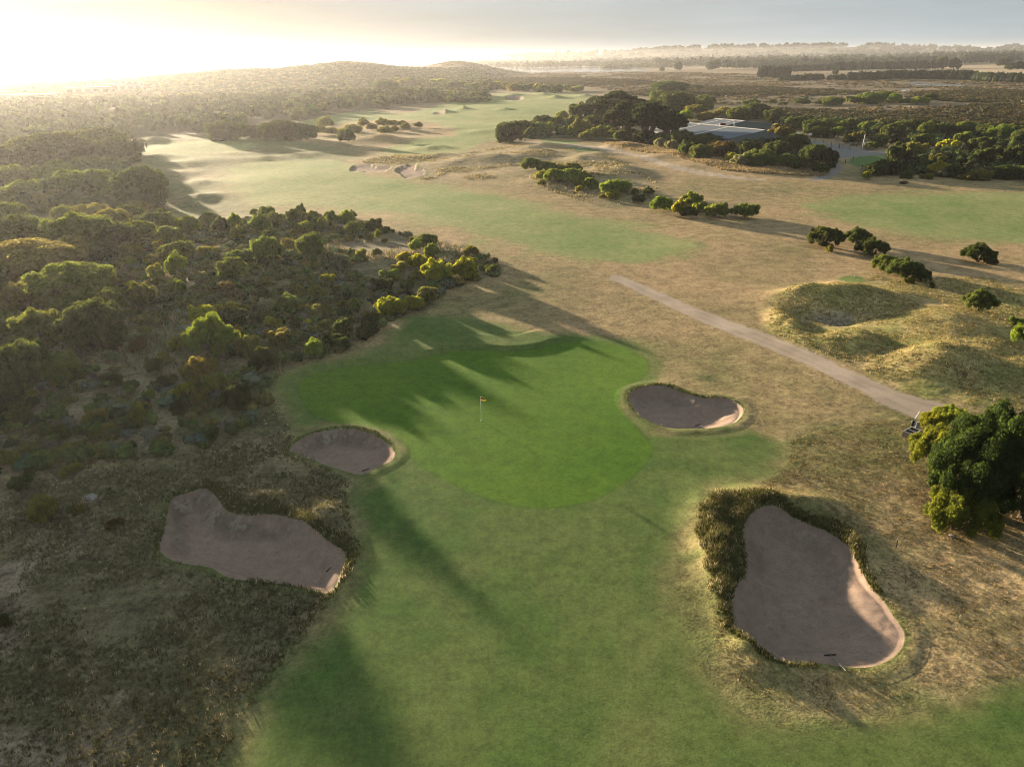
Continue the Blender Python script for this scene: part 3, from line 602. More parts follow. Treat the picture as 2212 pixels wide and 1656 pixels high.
def template(kind, seed):
    key = (kind, seed)
    if key in TPL: return TPL[key]
    g = np.random.default_rng(100 + seed * 7 + sum(map(ord, kind))); trunk = None
    if kind == 'round':
        C_, R_ = dome_puffs(g, 48, .12, .28, .6, .12); C_ *= (1 + .09 * g.normal(size=(48, 1))) * np.array([1, 1, 1]); C_[:, 2] = np.abs(C_[:, 2]); V, Qd, T = crown_np(g, C_, R_, 5600, .088, jitter=1.3)
    elif kind == 'low':
        k = 13; C_ = np.c_[g.uniform(-.68, .68, k), g.uniform(-.68, .68, k), g.uniform(.18, .74, k)]; R_ = g.uniform(.2, .4, (k, 1)) * np.array([1, 1, .85])
        V, Qd, T = crown_np(g, C_, R_, 2200, .13, core=.62, up=.55, jitter=1.3)
    elif kind == 'dome':
        C_, R_ = dome_puffs(g, 50, .15, .25, .42, .30, .8); a = np.arange(26) * 2.4 + seed; z = g.uniform(.10, .5, 26); q = .55 + .25 * np.sqrt(np.clip(z / .5, 0, 1)) * g.uniform(.8, 1.1, 26)
        C_ = np.concatenate([C_, np.c_[q * np.cos(a), q * np.sin(a), z]]); R_ = np.concatenate([R_, g.uniform(.13, .24, (26, 1)) * np.array([1, 1, .9])]); V, Qd, T = crown_np(g, C_, R_, 10500, .058, up=.5)
    elif kind == 'big':
        C_, R_ = dome_puffs(g, 210, .07, .16, .5, .03, .85); C_ *= 1 + .035 * g.normal(size=(210, 1)); C_[:, 2] = np.abs(C_[:, 2]); V, Qd, T = crown_np(g, C_, R_, 60000, .021, up=.45, jitter=1.4)
    elif kind == 'bushy':
        C_, R_ = dome_puffs(g, 84, .08, .20, .6, .03); C_ *= 1 + .06 * g.normal(size=(84, 1)); C_[:, 2] = np.abs(C_[:, 2]); V, Qd, T = crown_np(g, C_, R_, 22000, .034, up=.45, jitter=1.4)
    elif kind == 'tree':
        k = 16; a = g.random(k) * 6.28; rho = np.sqrt(g.random(k)) * .72; z = .50 + .34 * g.random(k) * (1.1 - rho ** 2) + .04
        C_ = np.c_[rho * np.cos(a), rho * np.sin(a), z]; C_[:5, 2] -= .16; R_ = g.uniform(.2, .34, (k, 1)) * np.array([1, 1, .55])
        V, Qd, T = crown_np(g, C_, R_, 3600, .10, core=.66, up=.5)
    elif kind == 'cypress':
        C_ = []; R_ = []
        for lay in range(6):
            z = .50 + .088 * lay; rad_ = [.60, .88, 1.0, .92, .70, .38][lay]
            for q in range([7, 11, 13, 11, 8, 4][lay]):
                an = g.random() * 6.28; rr_ = rad_ * math.sqrt(g.random()) * .88
                C_.append((rr_ * math.cos(an), rr_ * math.sin(an), z - .10 * (rr_ / rad_) ** 2 + g.normal() * .015)); R_.append(np.array([1, 1, .17]) * g.uniform(.16, .28))
        C_ = np.array(C_); R_ = np.array(R_); V, Qd, T = crown_np(g, C_, R_, 9000, .055, core=.72, up=.2)
    elif kind == 'far':
        C_, R_ = dome_puffs(g, 12, .32, .46, .5, .2); V, Qd, T = crown_np(g, C_, R_, 700, .22)
    me = mesh_np('foliage_' + kind, V, [Qd, T], M_LEAF)
    tm = None
    if kind in ('dome', 'big', 'tree', 'cypress', 'bushy'):
        mb = MB(); tops = C_[g.choice(len(C_), {'tree': 8, 'cypress': 14, 'dome': 9, 'big': 12, 'bushy': 8}[kind], replace=False)]
        r0 = {'tree': .045, 'cypress': .05, 'dome': .05, 'big': .035, 'bushy': .04}[kind]
        nst = 3 if kind in ('cypress', 'big', 'dome') else 2
        for j, c in enumerate(tops):
            b0 = np.array([.14 * math.cos(j % nst * 2.1 + seed), .14 * math.sin(j % nst * 2.1 + seed), -.04]) * (1.2 if kind == 'cypress' else .7)
            m1 = b0 + (c - b0) * .4 + np.array([0, 0, .08]) - np.array([c[0], c[1], 0]) * .12; m2 = b0 + (c - b0) * .75 + np.array([0, 0, .05])
            mb.tube([b0, m1, m2, c], [r0, r0 * .75, r0 * .5, r0 * .25], 6)
        pol = [np.concatenate(mb.q)] + ([np.concatenate(mb.t)] if mb.t else [])
        tm = mesh_np('trunk_' + kind, np.concatenate(mb.v), pol, M_BARK, True)
    TPL[key] = (me, tm); return TPL[key]

HUE = {'yellow green': (.190, .200, .030), 'bright green': (.125, .165, .036), 'green': (.090, .118, .036), 'dark green': (.050, .068, .027), 'olive': (.130, .130, .044),
       'grey green': (.13, .145, .105), 'silver': (.24, .26, .20), 'rusty': (.095, .083, .036), 'brown': (.075, .058, .030), 'blackish green': (.020, .030, .016), 'deep green': (.034, .056, .018), 'golden green': (.105, .122, .024)}
SHR = []       # everything placed, for the labels
def plant(px, py, wpx, hpx, kind, hue, name='shrub', cat='shrub', group=None, zone=None, label=None, seed=None, sink=0.03, parts=None, trunk_mat=None, base_y=None):
    """px,py: middle of the crown in the photograph; wpx,hpx: its size there"""
    by = base_y if base_y is not None else py + hpx * (0.30 if kind not in ('tree', 'cypress') else 0.5)
    P = place(px, by); dep = depth_of(P); m = dep / FPX
    dep_ang = math.atan2(CAMZ - P[2], math.hypot(P[0], P[1]))
    R_ = wpx * m / 2; Hh = max((hpx * m - 0.55 * R_ * math.sin(dep_ang)) / math.cos(dep_ang), R_ * .45)
    if kind in ('round', 'low', 'dome', 'far', 'bushy'): Hh = min(Hh, R_ * 1.9)
    s = int(rng.integers(0, 3)) if seed is None else seed
    me, tm = template(kind, s)
    rz = float(rng.random() * 6.28); v = float(rng.uniform(.85, 1.18)); c3 = [min(x_ * v * float(rng.uniform(.93, 1.07)), 1) for x_ in HUE[hue]]
    if parts is None: parts = tm is not None
    if parts and tm is not None:
        o = empty(name, (P[0], P[1], P[2] - sink), rz); o.scale = (R_, R_, Hh)
        c = link('crown', me, o); c.color = (*c3, 1); t = link('trunk', tm, o)
        if trunk_mat: t.material_slots[0].link = 'OBJECT'; t.material_slots[0].material = trunk_mat
    else:
        o = link(name, me, None, (P[0], P[1], P[2] - sink)); o.rotation_euler = (0, 0, rz); o.scale = (R_ * float(rng.uniform(.92, 1.08)), R_, Hh); o.color = (*c3, 1)
    tag(o, label, cat, group)
    SHR.append(dict(o=o, px=px, py=py, w=wpx, h=hpx, hue=hue, kind=kind, zone=zone, R=R_, H=Hh, name=name, label=label))
    return o

# ---- scrub left of the green, each bush where it grows
D, Y_, B_G, GR, DK, OL, GY, SV, RU, BR, BK = 'D', 'yellow green', 'bright green', 'green', 'dark green', 'olive', 'grey green', 'silver', 'rusty', 'brown', 'blackish green'
SCRUBLIST = [
 (370,515,56,38,'round',GR),(362,483,48,36,'round',GR),(410,494,46,36,'round',GR),(478,494,38,32,'round',DK),(456,478,42,28,'round',GR),(508,486,34,30,'round',B_G),(562,491,48,36,'round',GR),(513,510,38,32,'low',OL),(572,467,50,28,'low',GR),(583,516,40,26,'low',DK),
 (343,537,44,28,'low',OL),(289,548,36,26,'low',OL),(386,551,70,42,'round',GR),(386,580,48,42,'round',B_G),(451,545,46,28,'low',OL),(278,570,36,24,'low',B_G),(330,565,54,28,'low',OL),(270,589,34,30,'low',GY),(338,597,58,42,'low',OL),(240,605,52,34,'low',OL),
 (518,559,46,30,'round',GR),(508,592,60,50,'round',GR),(578,551,66,54,'round',GR),(443,605,42,34,'low',GY),(386,627,42,36,'round',B_G),(278,618,28,18,'low',Y_),(489,632,54,32,'low',RU),(567,637,40,28,'low',DK),(540,610,44,28,'low',GY),(578,610,30,22,'low',OL),(464,648,48,24,'low',GY),
 (489,667,60,34,'low',Y_),(529,672,36,24,'low',OL),(548,659,20,16,'round',B_G),(583,662,46,32,'low',SV),(621,664,56,40,'round',GR),(443,686,64,42,'round',Y_),(464,710,46,38,'round',B_G),(462,742,104,92,'bushy',B_G),(386,743,42,30,'low',Y_),(513,721,36,30,'low',OL),(494,690,80,40,'low',DK),
 (313,716,20,20,'low',B_G),(305,745,42,34,'low',BR),(359,775,40,28,'low',OL),(246,772,32,26,'low',GY),(540,756,56,44,'low',OL),(570,782,52,62,'round',DK),(464,791,36,28,'low',OL),(432,812,66,56,'round',OL),(402,802,28,20,'low',OL),(470,836,52,46,'round',OL),(400,848,54,30,'low',Y_),(432,867,50,44,'low',RU),(514,866,58,54,'round',DK),(394,883,44,28,'low',DK),(321,851,30,24,'low',B_G),(302,878,40,26,'low',OL),(364,821,40,28,'low',DK),
 (68,802,60,32,'low',DK),(162,808,60,30,'low',DK),(121,826,40,26,'low',OL),(40,835,60,30,'low',OL),(189,832,40,24,'low',GY),(243,821,50,28,'low',DK),(283,835,40,24,'low',DK),(337,791,40,24,'low',DK),(130,864,50,28,'low',GY),(221,867,44,26,'low',DK),(68,859,50,26,'low',OL),(301,900,50,48,'low',OL),(226,931,46,34,'low',OL),(461,941,32,28,'low',DK),(120,931,60,40,'low',DK),(205,904,50,36,'low',OL),(51,893,60,36,'low',DK),
 (602,478,42,28,'low',GR),(651,459,22,22,'round',DK),(637,472,34,28,'round',GR),(672,472,36,28,'low',GR),(713,472,42,26,'low',GR),(748,475,40,26,'round',B_G),(763,467,18,16,'round',GR),(637,489,34,20,'low',GR),(664,494,34,24,'round',B_G),(695,491,30,24,'round',GR),(634,506,24,18,'low',OL),(656,506,20,18,'low',OL),(720,497,16,14,'low',GR),(760,498,32,26,'round',GR),(779,490,20,18,'round',B_G),(809,491,36,28,'round',DK),(716,514,28,16,'low',GY),(756,518,18,14,'low',OL),(818,510,18,18,'round',B_G),(801,513,18,14,'low',GR),(786,510,18,14,'low',GR),(837,499,24,14,'low',DK),(829,520,16,12,'low',OL),
 (670,537,60,46,'round',GR),(629,532,38,26,'low',OL),(815,548,20,16,'round',GR),(780,553,38,24,'low',OL),(737,570,70,28,'low',GY),(632,591,40,26,'low',GY),(896,521,24,18,'low',OL),(923,525,46,30,'round',GR),(899,536,26,24,'round',B_G),(934,548,34,30,'round',B_G),(875,562,34,26,'round',Y_),(904,570,46,32,'round',Y_),(864,580,50,26,'low',OL),(826,595,24,20,'low',B_G),(852,597,32,24,'round',B_G),(899,599,34,24,'low',OL),
 (942,594,62,46,'round',Y_),(1002,591,58,46,'round',Y_),(1019,547,34,26,'round',OL),(1022,564,24,18,'low',OL),(1061,586,26,18,'round',GR),(1045,580,20,12,'low',OL),(707,605,36,22,'low',Y_),(826,618,46,32,'low',DK),(875,618,40,26,'low',DK),(923,643,44,36,'round',OL),(891,659,48,32,'round',Y_),(845,670,66,46,'round',Y_),(686,637,38,32,'round',B_G),(655,632,44,30,'low',OL),(691,675,46,34,'low',OL),(664,670,34,24,'low',OL),(764,664,30,26,'round',B_G),(734,664,30,22,'low',OL),(799,680,26,20,'low',OL),(802,697,40,32,'low',DK),(742,713,58,40,'low',DK),(796,718,56,36,'low',DK),(664,699,24,16,'low',Y_),(591,699,38,28,'low',Y_),(605,734,60,48,'low',OL),(578,721,22,14,'low',B_G),(680,761,44,42,'round',B_G),(729,740,60,34,'low',DK),(640,700,40,24,'low',DK),(700,705,36,24,'low',OL),(560,690,40,26,'low',DK)]
ZONES = [("on the scrub crest just below the pale fairway",(620,478)),("at the tip of the scrub by the pale fairway",(800,500)),("on the grassy slope in the middle of the scrub",(720,560)),
 ("where the scrub ends near the path",(1030,565)),("above the shaded bank behind the green",(960,590)),("at the corner of scrub nearest the shaded bank",(870,665)),
 ("beside the silver bush in the scrub",(600,660)),("around the yellow green thicket in the scrub",(450,700)),("in the scrub upper left of the green",(700,720)),("above the small oval bunker, in the scrub",(490,860)),
 ("in the shaded lower left corner of the scrub",(110,860)),("below the big domed trees at left",(290,740)),("by the large round bushes of the upper scrub",(530,560)),("at the upper left end of the scrub",(400,500)),("below the hazy trees in the upper left scrub",(310,570)),("among grey bushes in the middle of the scrub",(460,630)),("on the scrub side nearest the left rough",(240,910)),("left of the large shaded scrub edge",(600,760))]
def zone_of(px, py): return min(ZONES, key=lambda z: (z[1][0] - px) ** 2 + ((z[1][1] - py) * 1.4) ** 2)[0]
for (px, py, w_, h_, k, hue) in SCRUBLIST:
    plant(px, py, w_, h_, k, hue, group='shrubs in the scrub left of the green', zone=zone_of(px, py))
for (px, py, w_, h_, k, hue, lb) in [(98,1105,62,54,'round',OL,'round olive bush on sandy ground left of the long shaded bunker'),(168,1096,28,34,'low',OL,'narrow olive shrub beside the round bush at lower left'),(45,1042,60,30,'low',DK,'dark low shrub on the sandy ground at the left edge'),(150,1015,46,24,'low',OL,'low shrub at the lower fringe of the left scrub'),(8,1335,36,60,'low',DK,'dark shrub cut by the left edge beside the rough'),(12,990,60,40,'low',OL,'olive shrub cut by the left edge below the scrub'),(250,1130,40,18,'low',BR,'flat brown shrub in the rough just left of the long shaded bunker')]:
    plant(px, py, w_, h_, k, hue, label=lb)
# smaller bushes between them
from_poly = [(60,800),(300,560),(420,470),(560,470),(780,480),(860,520),(960,560),(1000,600),(900,650),(820,700),(720,750),(620,800),(560,860),(500,920),(380,960),(200,980),(40,980)]
def in_poly(P, x, y):
    c = False; m = len(P)
    for i in range(m):
        a, b = P[i], P[(i + 1) % m]
        if (a[1] > y) != (b[1] > y) and x < a[0] + (y - a[1]) / (b[1] - a[1]) * (b[0] - a[0]): c = not c
    return c
cnt = 0
while cnt < 0:
    px, py = rng.uniform(0, 1000), rng.uniform(470, 980)
    if not in_poly(from_poly, px, py): continue
    if px > 690 and py < 640 and rng.random() < .75: continue
    sc_ = 0.6 + 0.9 * (py - 470) / 500
    plant(px, py, rng.uniform(16, 30) * sc_, rng.uniform(10, 18) * sc_, 'low', rng.choice([OL, DK, GY, OL, BR, GR]), group='shrubs in the scrub left of the green', zone=zone_of(px, py)); cnt += 1

# ---- big domed trees at left
TL = [(68,570,243,84,'dome',OL),(162,622,167,84,'dome',GR),(46,648,80,56,'dome',OL),(205,660,140,70,'dome',GR),(213,715,130,105,'dome',DK),(92,722,92,84,'dome',GR),(8,708,60,70,'dome',GR),(308,647,54,48,'round',GR),(54,510,130,70,'dome',GR),(178,512,138,76,'dome',GR),(246,480,72,44,'dome',OL),(8,530,60,50,'dome',GR),(146,470,56,38,'dome',GR),(27,470,76,50,'dome',GR),
 (308,420,112,86,'dome',DK),(113,345,200,84,'dome',DK),(215,322,132,64,'dome',DK),(250,340,90,62,'dome',DK),(205,370,84,48,'dome',GR),(137,388,104,56,'dome',GR),(188,415,142,70,'dome',GR),(68,430,132,58,'dome',GR),(34,396,94,56,'dome',GR),(300,455,64,32,'dome',OL),(240,445,80,44,'dome',GR),(120,440,80,42,'dome',OL),
 (262,515,74,48,'dome',DK),(305,503,64,42,'dome',GR),(228,548,66,40,'dome',DK),(328,484,60,38,'dome',DK),(275,472,70,40,'dome',DK),(200,470,80,44,'dome',OL),(345,470,46,30,'dome',DK),(285,545,50,30,'dome',OL),(62,795,112,92,'dome',DK),(136,800,86,66,'dome',GR),(14,860,90,86,'dome',DK),(-60,620,150,100,'dome',GR),(-90,930,120,110,'dome',DK),(-90,720,160,130,'dome',DK),(-40,800,110,90,'dome',DK),(-150,830,150,120,'dome',DK)]  # entries left of the frame are unseen trees added to shade the lower left
for (px, py, w_, h_, k, hue) in TL:
    plant(px, py, w_, h_, k, hue, name='tea_tree', cat='tree', group='big domed trees at the left', zone='left near' if py > 465 else 'left far')

# ---- bushes on the open ground right of the middle
MID = [(1146,360,40,26,GR),(1180,365,38,22,GR),(1170,383,34,20,Y_),(1201,370,40,20,GR),(1235,369,50,22,GR),(1198,384,42,26,B_G),(1232,384,46,28,B_G),(1266,389,34,22,B_G),(1249,398,24,18,B_G),(1276,402,36,24,B_G),(1252,412,18,14,Y_),(1317,409,44,28,B_G),(1348,408,34,24,B_G),(1324,423,34,18,Y_),(1170,398,20,14,OL),(1379,433,30,18,DK),(1402,415,24,14,DK),(1300,426,16,10,OL),(1372,417,18,12,OL)]
for (px, py, w_, h_, hue) in MID: plant(px, py, w_, h_, 'round', hue, group='bushes along the dune right of the pale fairway', zone='along the low dune right of the pale fairway')
for (px, py, w_, h_, hue, lb) in [(1428,446,42,30,B_G,None),(1466,457,38,32,Y_,None),(1493,437,44,28,B_G,None),(1511,450,36,22,B_G,None),(1546,461,52,32,GR,None),(1488,464,34,24,DK,None)]:
    plant(px, py, w_, h_, 'round', hue, group='clump of round bushes above the path', zone='in the clump right of the pale fairway tip')
plant(1610,461,56,32,'round',GR,label='single round green bush with a long shadow, apart from the clump')
plant(1780,518,80,44,'bushy',DK,label='wide dark bush at the upper left end of the diagonal row of three')
plant(1850,516,54,36,'bushy',DK,label='dark bush with brighter top behind the wide dark bush')
plant(1881,540,74,40,'bushy',DK,label='dark rounded bush in the middle of the diagonal row')
plant(1792,537,28,18,'low',OL,label='small olive bush at the foot of the wide dark bush')
plant(1912,573,64,36,'bushy',GR,label='green bush beside the round tee, left half of the lowest clump')
plant(1954,588,80,46,'bushy',DK,label='large dark bush at the lower end of the diagonal row')
plant(1988,598,42,30,'bushy',DK,label='dark bush on the right end of the lowest clump')
plant(1963,607,26,15,'low',OL,label='low olive shrub in front of the large dark bush')
plant(2012,617,20,13,'low',DK,label='little dark shrub just right of the lowest clump')
plant(2109,553,68,40,'bushy',DK,label='spiky dark bush alone near the right edge fairway')
plant(2142,562,38,22,'low',BR,label='low brown bush on the right side of the spiky dark bush')
plant(2114,657,66,48,'bushy',GR,label='round green bush on the rough slope near the right edge')
plant(2195,694,38,22,'low',GR,label='low green bush cut by the right edge, above the brighter one')
plant(2202,729,46,44,'round',B_G,label='bright green bush cut by the right edge of the picture')
plant(1953,395,20,7,'low',BR,label='small flat brown shrub alone on the dry grass below the grove')
# ---- big tree at right with three bushes in front
plant(2125,1030,250,225,'big','deep green',name='tea_tree',cat='tree',label='big dark green bushy tree at the right edge beside the path end',base_y=1105,seed=1)
plant(2020,985,120,105,'bushy','golden green',label='sunlit bush on the left side of the big right tree')
plant(2072,1098,150,125,'bushy','golden green',label='sunlit bush with bare stems in front of the big right tree',base_y=1140,sink=.55)
plant(2014,915,54,44,'bushy',Y_,label='small yellow green bush behind the wooden box at the path end')
plant(2052,905,70,50,'bushy',B_G,label='bright green bush at the top left of the big right tree')

plant(2205,1060,150,210,'bushy','deep green',label='dark bush mass cut by the right edge behind the big right tree',base_y=1120)
# ---- grove, cypresses and trees around the shed
def grove(lst, zone, group, name='tree', cat='tree'):
    for (px, py, w_, h_, k, hue) in lst:
        plant(px, py, w_, h_, k, hue, name=name if k != 'round' and k != 'low' else 'shrub', cat=cat if k not in ('round', 'low') else 'shrub', group=group, zone=zone, trunk_mat=M_PALEBARK if k == 'tree' else None)
plant(1331,222,126,74,'cypress',BK,name='cypress_tree',cat='tree',base_y=272,label='farther wide flat topped cypress tree rising above the grove',seed=0)
plant(1345,268,96,84,'cypress',BK,name='cypress_tree',cat='tree',base_y=306,label='left front cypress tree with several bare trunks showing',seed=1,trunk_mat=M_PALEBARK)
plant(1398,268,118,90,'cypress',BK,name='cypress_tree',cat='tree',base_y=309,label='middle front cypress tree, broad and dark, with pale trunks',seed=2,trunk_mat=M_PALEBARK)
plant(1446,272,80,74,'cypress',BK,name='cypress_tree',cat='tree',base_y=311,label='right front cypress tree, dense and dark, nearest the shed')
plant(1380,225,70,40,'dome',BK,name='cypress_tree',cat='tree',base_y=262,label='dark cypress on the right shoulder of the farther wide cypress')
plant(1249,236,44,30,'tree',BK,name='tree',cat='tree',base_y=254,label='small umbrella shaped tree left of the cypresses')
for (px, py, w_, h_, hu, lb) in [(1352,300,60,28,DK,'dark shrub beneath the left front cypress'),(1394,303,62,28,BK,'blackish shrub beneath the middle front cypress'),(1430,307,54,26,DK,'dark shrub at the foot of the right front cypress'),(1330,296,40,24,GR,'green shrub at the left foot of the front cypresses')]:
    plant(px, py, w_, h_, 'round', hu, label=lb)
GZ1 = 'left of the cypresses'; GG = 'trees and shrubs of the grove around the shed'
grove([(1095,295,52,42,'dome',DK),(1129,282,52,30,'dome',DK),(1115,300,34,26,'round',BR),(1174,268,48,26,'dome',DK),(1184,282,32,20,'round',B_G),(1215,291,30,20,'round',DK),(1256,258,54,46,'dome',DK),(1256,281,48,28,'round',OL),(1163,281,42,24,'dome',GR),(1201,270,42,24,'round',B_G),(1215,254,28,18,'round',B_G),(1283,230,34,30,'dome',DK),(1283,274,50,34,'dome',DK),(1232,291,32,20,'round',GR),(1266,298,34,18,'round',OL),(1290,294,42,24,'round',OL),(1425,314,28,20,'round',GY),(1145,292,30,20,'round',DK),(1300,262,40,40,'dome',DK),(1310,292,40,26,'round',GR),(1236,268,30,24,'round',GR)], GZ1, GG)
GZ2 = 'in the dark thicket in front of the shed'
grove([(1528,312,84,32,'dome',DK),(1472,308,54,36,'dome',DK),(1561,330,62,34,'dome',BR),(1616,320,60,36,'tree',DK),(1641,348,72,36,'dome',GR),(1685,291,68,46,'tree',RU),(1714,320,64,44,'dome',DK),(1755,344,66,46,'dome',DK),(1787,350,42,38,'dome',BK),(1771,367,36,22,'round',DK),(1514,334,52,32,'dome',GR),(1484,327,42,26,'round',DK),(1579,344,28,20,'round',Y_),(1678,334,62,42,'dome',DK),(1600,352,44,24,'round',GY),(1545,322,40,26,'round',DK),(1450,318,30,20,'round',GY),(1700,352,44,26,'round',GR),(1640,320,40,30,'tree',BR),(1726,360,40,22,'round',DK)], GZ2, GG)
GZ3 = 'behind the shed'
grove([(1630,246,58,32,'dome',DK),(1594,251,52,26,'dome',GR),(1525,256,42,20,'dome',OL),(1477,256,42,20,'round',B_G),(1459,231,82,42,'dome',DK),(1514,228,58,30,'dome',GR),(1444,195,84,26,'dome',DK),(1422,217,42,28,'dome',GR),(1560,248,40,22,'round',OL),(1672,256,46,28,'dome',DK),(1500,244,44,22,'round',OL),(1405,240,40,34,'dome',DK)], GZ3, GG)
GZ4 = 'in the belt of trees right of the shed'
grove([(1809,286,28,24,'tree',B_G),(1853,298,32,32,'tree',OL),(1755,279,46,28,'dome',DK),(1715,272,44,28,'dome',DK),(1735,266,40,22,'dome',DK),(1780,276,40,28,'dome',GR),(1832,276,44,26,'dome',DK),(1870,282,40,28,'dome',GR),(1901,308,32,26,'dome',GR),(1926,292,48,36,'dome',DK),(1950,280,46,26,'dome',GR),(1988,308,46,38,'tree',DK),(2047,319,52,36,'tree',Y_),(2080,306,52,42,'tree',GR),(2116,319,58,46,'tree',DK),(2156,298,52,38,'dome',GR),(2204,313,52,46,'dome',DK),(2003,290,46,34,'dome',GR),(2043,290,46,32,'dome',DK),(1974,278,46,28,'dome',DK),(2080,282,48,28,'dome',GR),(2131,290,48,30,'dome',DK),(2180,288,46,26,'dome',GR),(1900,288,40,28,'dome',DK),(2010,276,40,22,'dome',DK),(1840,306,36,22,'round',DK),(1880,318,30,16,'round',GR),(1765,290,36,22,'dome',DK),(1790,292,30,20,'dome',DK),(2230,295,50,34,'dome',DK)], GZ4, GG)
GZ5 = 'in the front edge of the right grove'
grove([(1934,338,60,60,'tree',DK),(1972,330,54,52,'tree',OL),(2171,340,58,60,'tree',DK),(2125,345,50,50,'tree',DK),(2021,350,42,36,'tree',OL),(2085,350,50,40,'tree',DK),(2212,350,50,56,'tree',DK),(2025,370,48,26,'round',Y_),(2061,374,48,26,'dome',DK),(1890,370,48,26,'dome',DK),(1930,368,48,28,'dome',BK),(1985,364,44,26,'dome',DK),(1871,383,20,17,'round',Y_),(2032,377,26,16,'round',GY),(2116,381,48,24,'dome',OL),(2164,377,52,30,'dome',DK),(2205,378,46,30,'dome',DK),(1960,380,36,16,'low',DK),(2000,382,32,14,'low',OL),(2085,384,36,14,'low',OL)], GZ5, GG)
# ---- bushes on the heath
for (px, py, w_, h_, hue) in [(1623,226,36,14,GR),(1733,224,36,15,DK),(1798,222,46,18,GR),(1879,217,60,24,GR),(1910,214,46,22,GR),(1846,220,36,16,GR),(1930,217,32,18,B_G),(1985,222,36,16,B_G),(2010,213,32,13,DK),(1958,222,28,12,GR),(1690,226,22,8,DK),(1770,224,20,10,DK),(1668,222,18,8,DK),(1508,192,16,10,DK)]:
    plant(px, py, w_, h_, 'dome' if w_ > 40 else 'round', hue, group='green bushes standing on the brown heath', zone='on the brown heath beyond the grove', parts=False)
# ---- bushes between the far fairways
for (px, py, w_, h_, hue) in [(492,290,86,40,DK),(615,289,92,42,DK),(663,292,52,32,DK),(581,288,52,32,DK),(545,289,50,26,DK),(294,343,28,24,DK)]:
    plant(px, py, w_, h_, 'dome', hue, name='tree', cat='tree', group='dark trees behind the small left green', zone='behind the small hazy green at left')
for (px, py, w_, h_, hue) in [(704,271,36,22,OL),(750,302,38,28,DK),(764,285,42,22,OL),(787,270,28,16,OL),(827,269,30,16,OL),(852,270,24,14,OL),(876,277,22,14,OL),(832,286,30,16,OL),(852,282,22,12,OL),(904,273,20,12,OL),(743,289,26,16,OL),(805,277,24,14,OL),(869,270,20,12,OL),(720,287,30,16,OL),(690,285,30,18,OL)]:
    plant(px, py, w_, h_, 'round', hue, group='bushes between the two far fairways', zone='between the two far fairways')
for i in range(26):
    px = 860 + i * 15.8 + rng.uniform(-5, 5); py = 183 + 0.030 * (px - 860) + rng.uniform(-4, 3)
    plant(px, py, rng.uniform(20, 34), rng.uniform(10, 17), 'far', rng.choice([DK, GR, OL]), group='row of bushes behind the farthest fairway', zone='in the row behind the farthest fairway')
for (px, py, w_, h_) in [(925,204,16,7),(942,203,20,8),(965,203,22,9),(985,202,20,8),(1000,204,14,6)]:
    plant(px, py, w_, h_, 'far', OL, group='small bushes left of the farthest fairway mounds', zone='left of the farthest fairway mounds')
plant(835,196,60,28,'dome',DK,name='tree',cat='tree',label='tall dark rounded tree at the far end of the left woodland')
plant(876,206,44,20,'dome',DK,name='tree',cat='tree',label='lower dark tree right of the tall rounded tree, woodland end')
plant(912,212,36,16,'dome',DK,name='tree',cat='tree',label='last low tree at the tip of the left woodland')

# ---- labels: each plant by its look, then by the place it grows in
ORD = ['leftmost', 'second from left', 'third from left', 'fourth from left', 'fifth from left', 'sixth from left', 'seventh from left', 'eighth from left']
def size_word(s):
    a = s['R']
    if s['name'] == 'shrub': return 'tiny' if a < .75 else 'small' if a < 1.2 else 'middling' if a < 1.8 else 'large'
    return 'small' if a < 3 else 'middling' if a < 5 else 'large'
FORM = {'round': 'round', 'low': 'straggly', 'dome': 'domed', 'bushy': 'bushy', 'tree': 'open crowned', 'far': 'rounded', 'cypress': 'flat topped', 'big': 'bushy'}
ZTXT = {'left near': 'in the near left stand', 'left far': 'in the hazy upper left stand'}
buckets = {}
for s in SHR:
    if s['label']: continue
    ln = '%s %s %s' % (size_word(s), s['hue'], s['name'].replace('_', ' '))
    buckets.setdefault((ln, ZTXT.get(s['zone'], s['zone'])), []).append(s)
for (ln, z), ms in buckets.items():
    ms.sort(key=lambda s: s['px'])
    for i, s in enumerate(ms):
        if len(ms) == 1: s['label'] = '%s %s' % (ln, z)
        elif i == len(ms) - 1: s['label'] = '%s %s, rightmost of %d' % (ln, z, len(ms))
        else: s['label'] = '%s %s, %s' % (ln, z, ORD[i] if i < 8 else '%dth from left' % (i + 1))
        s['o']['label'] = s['label']

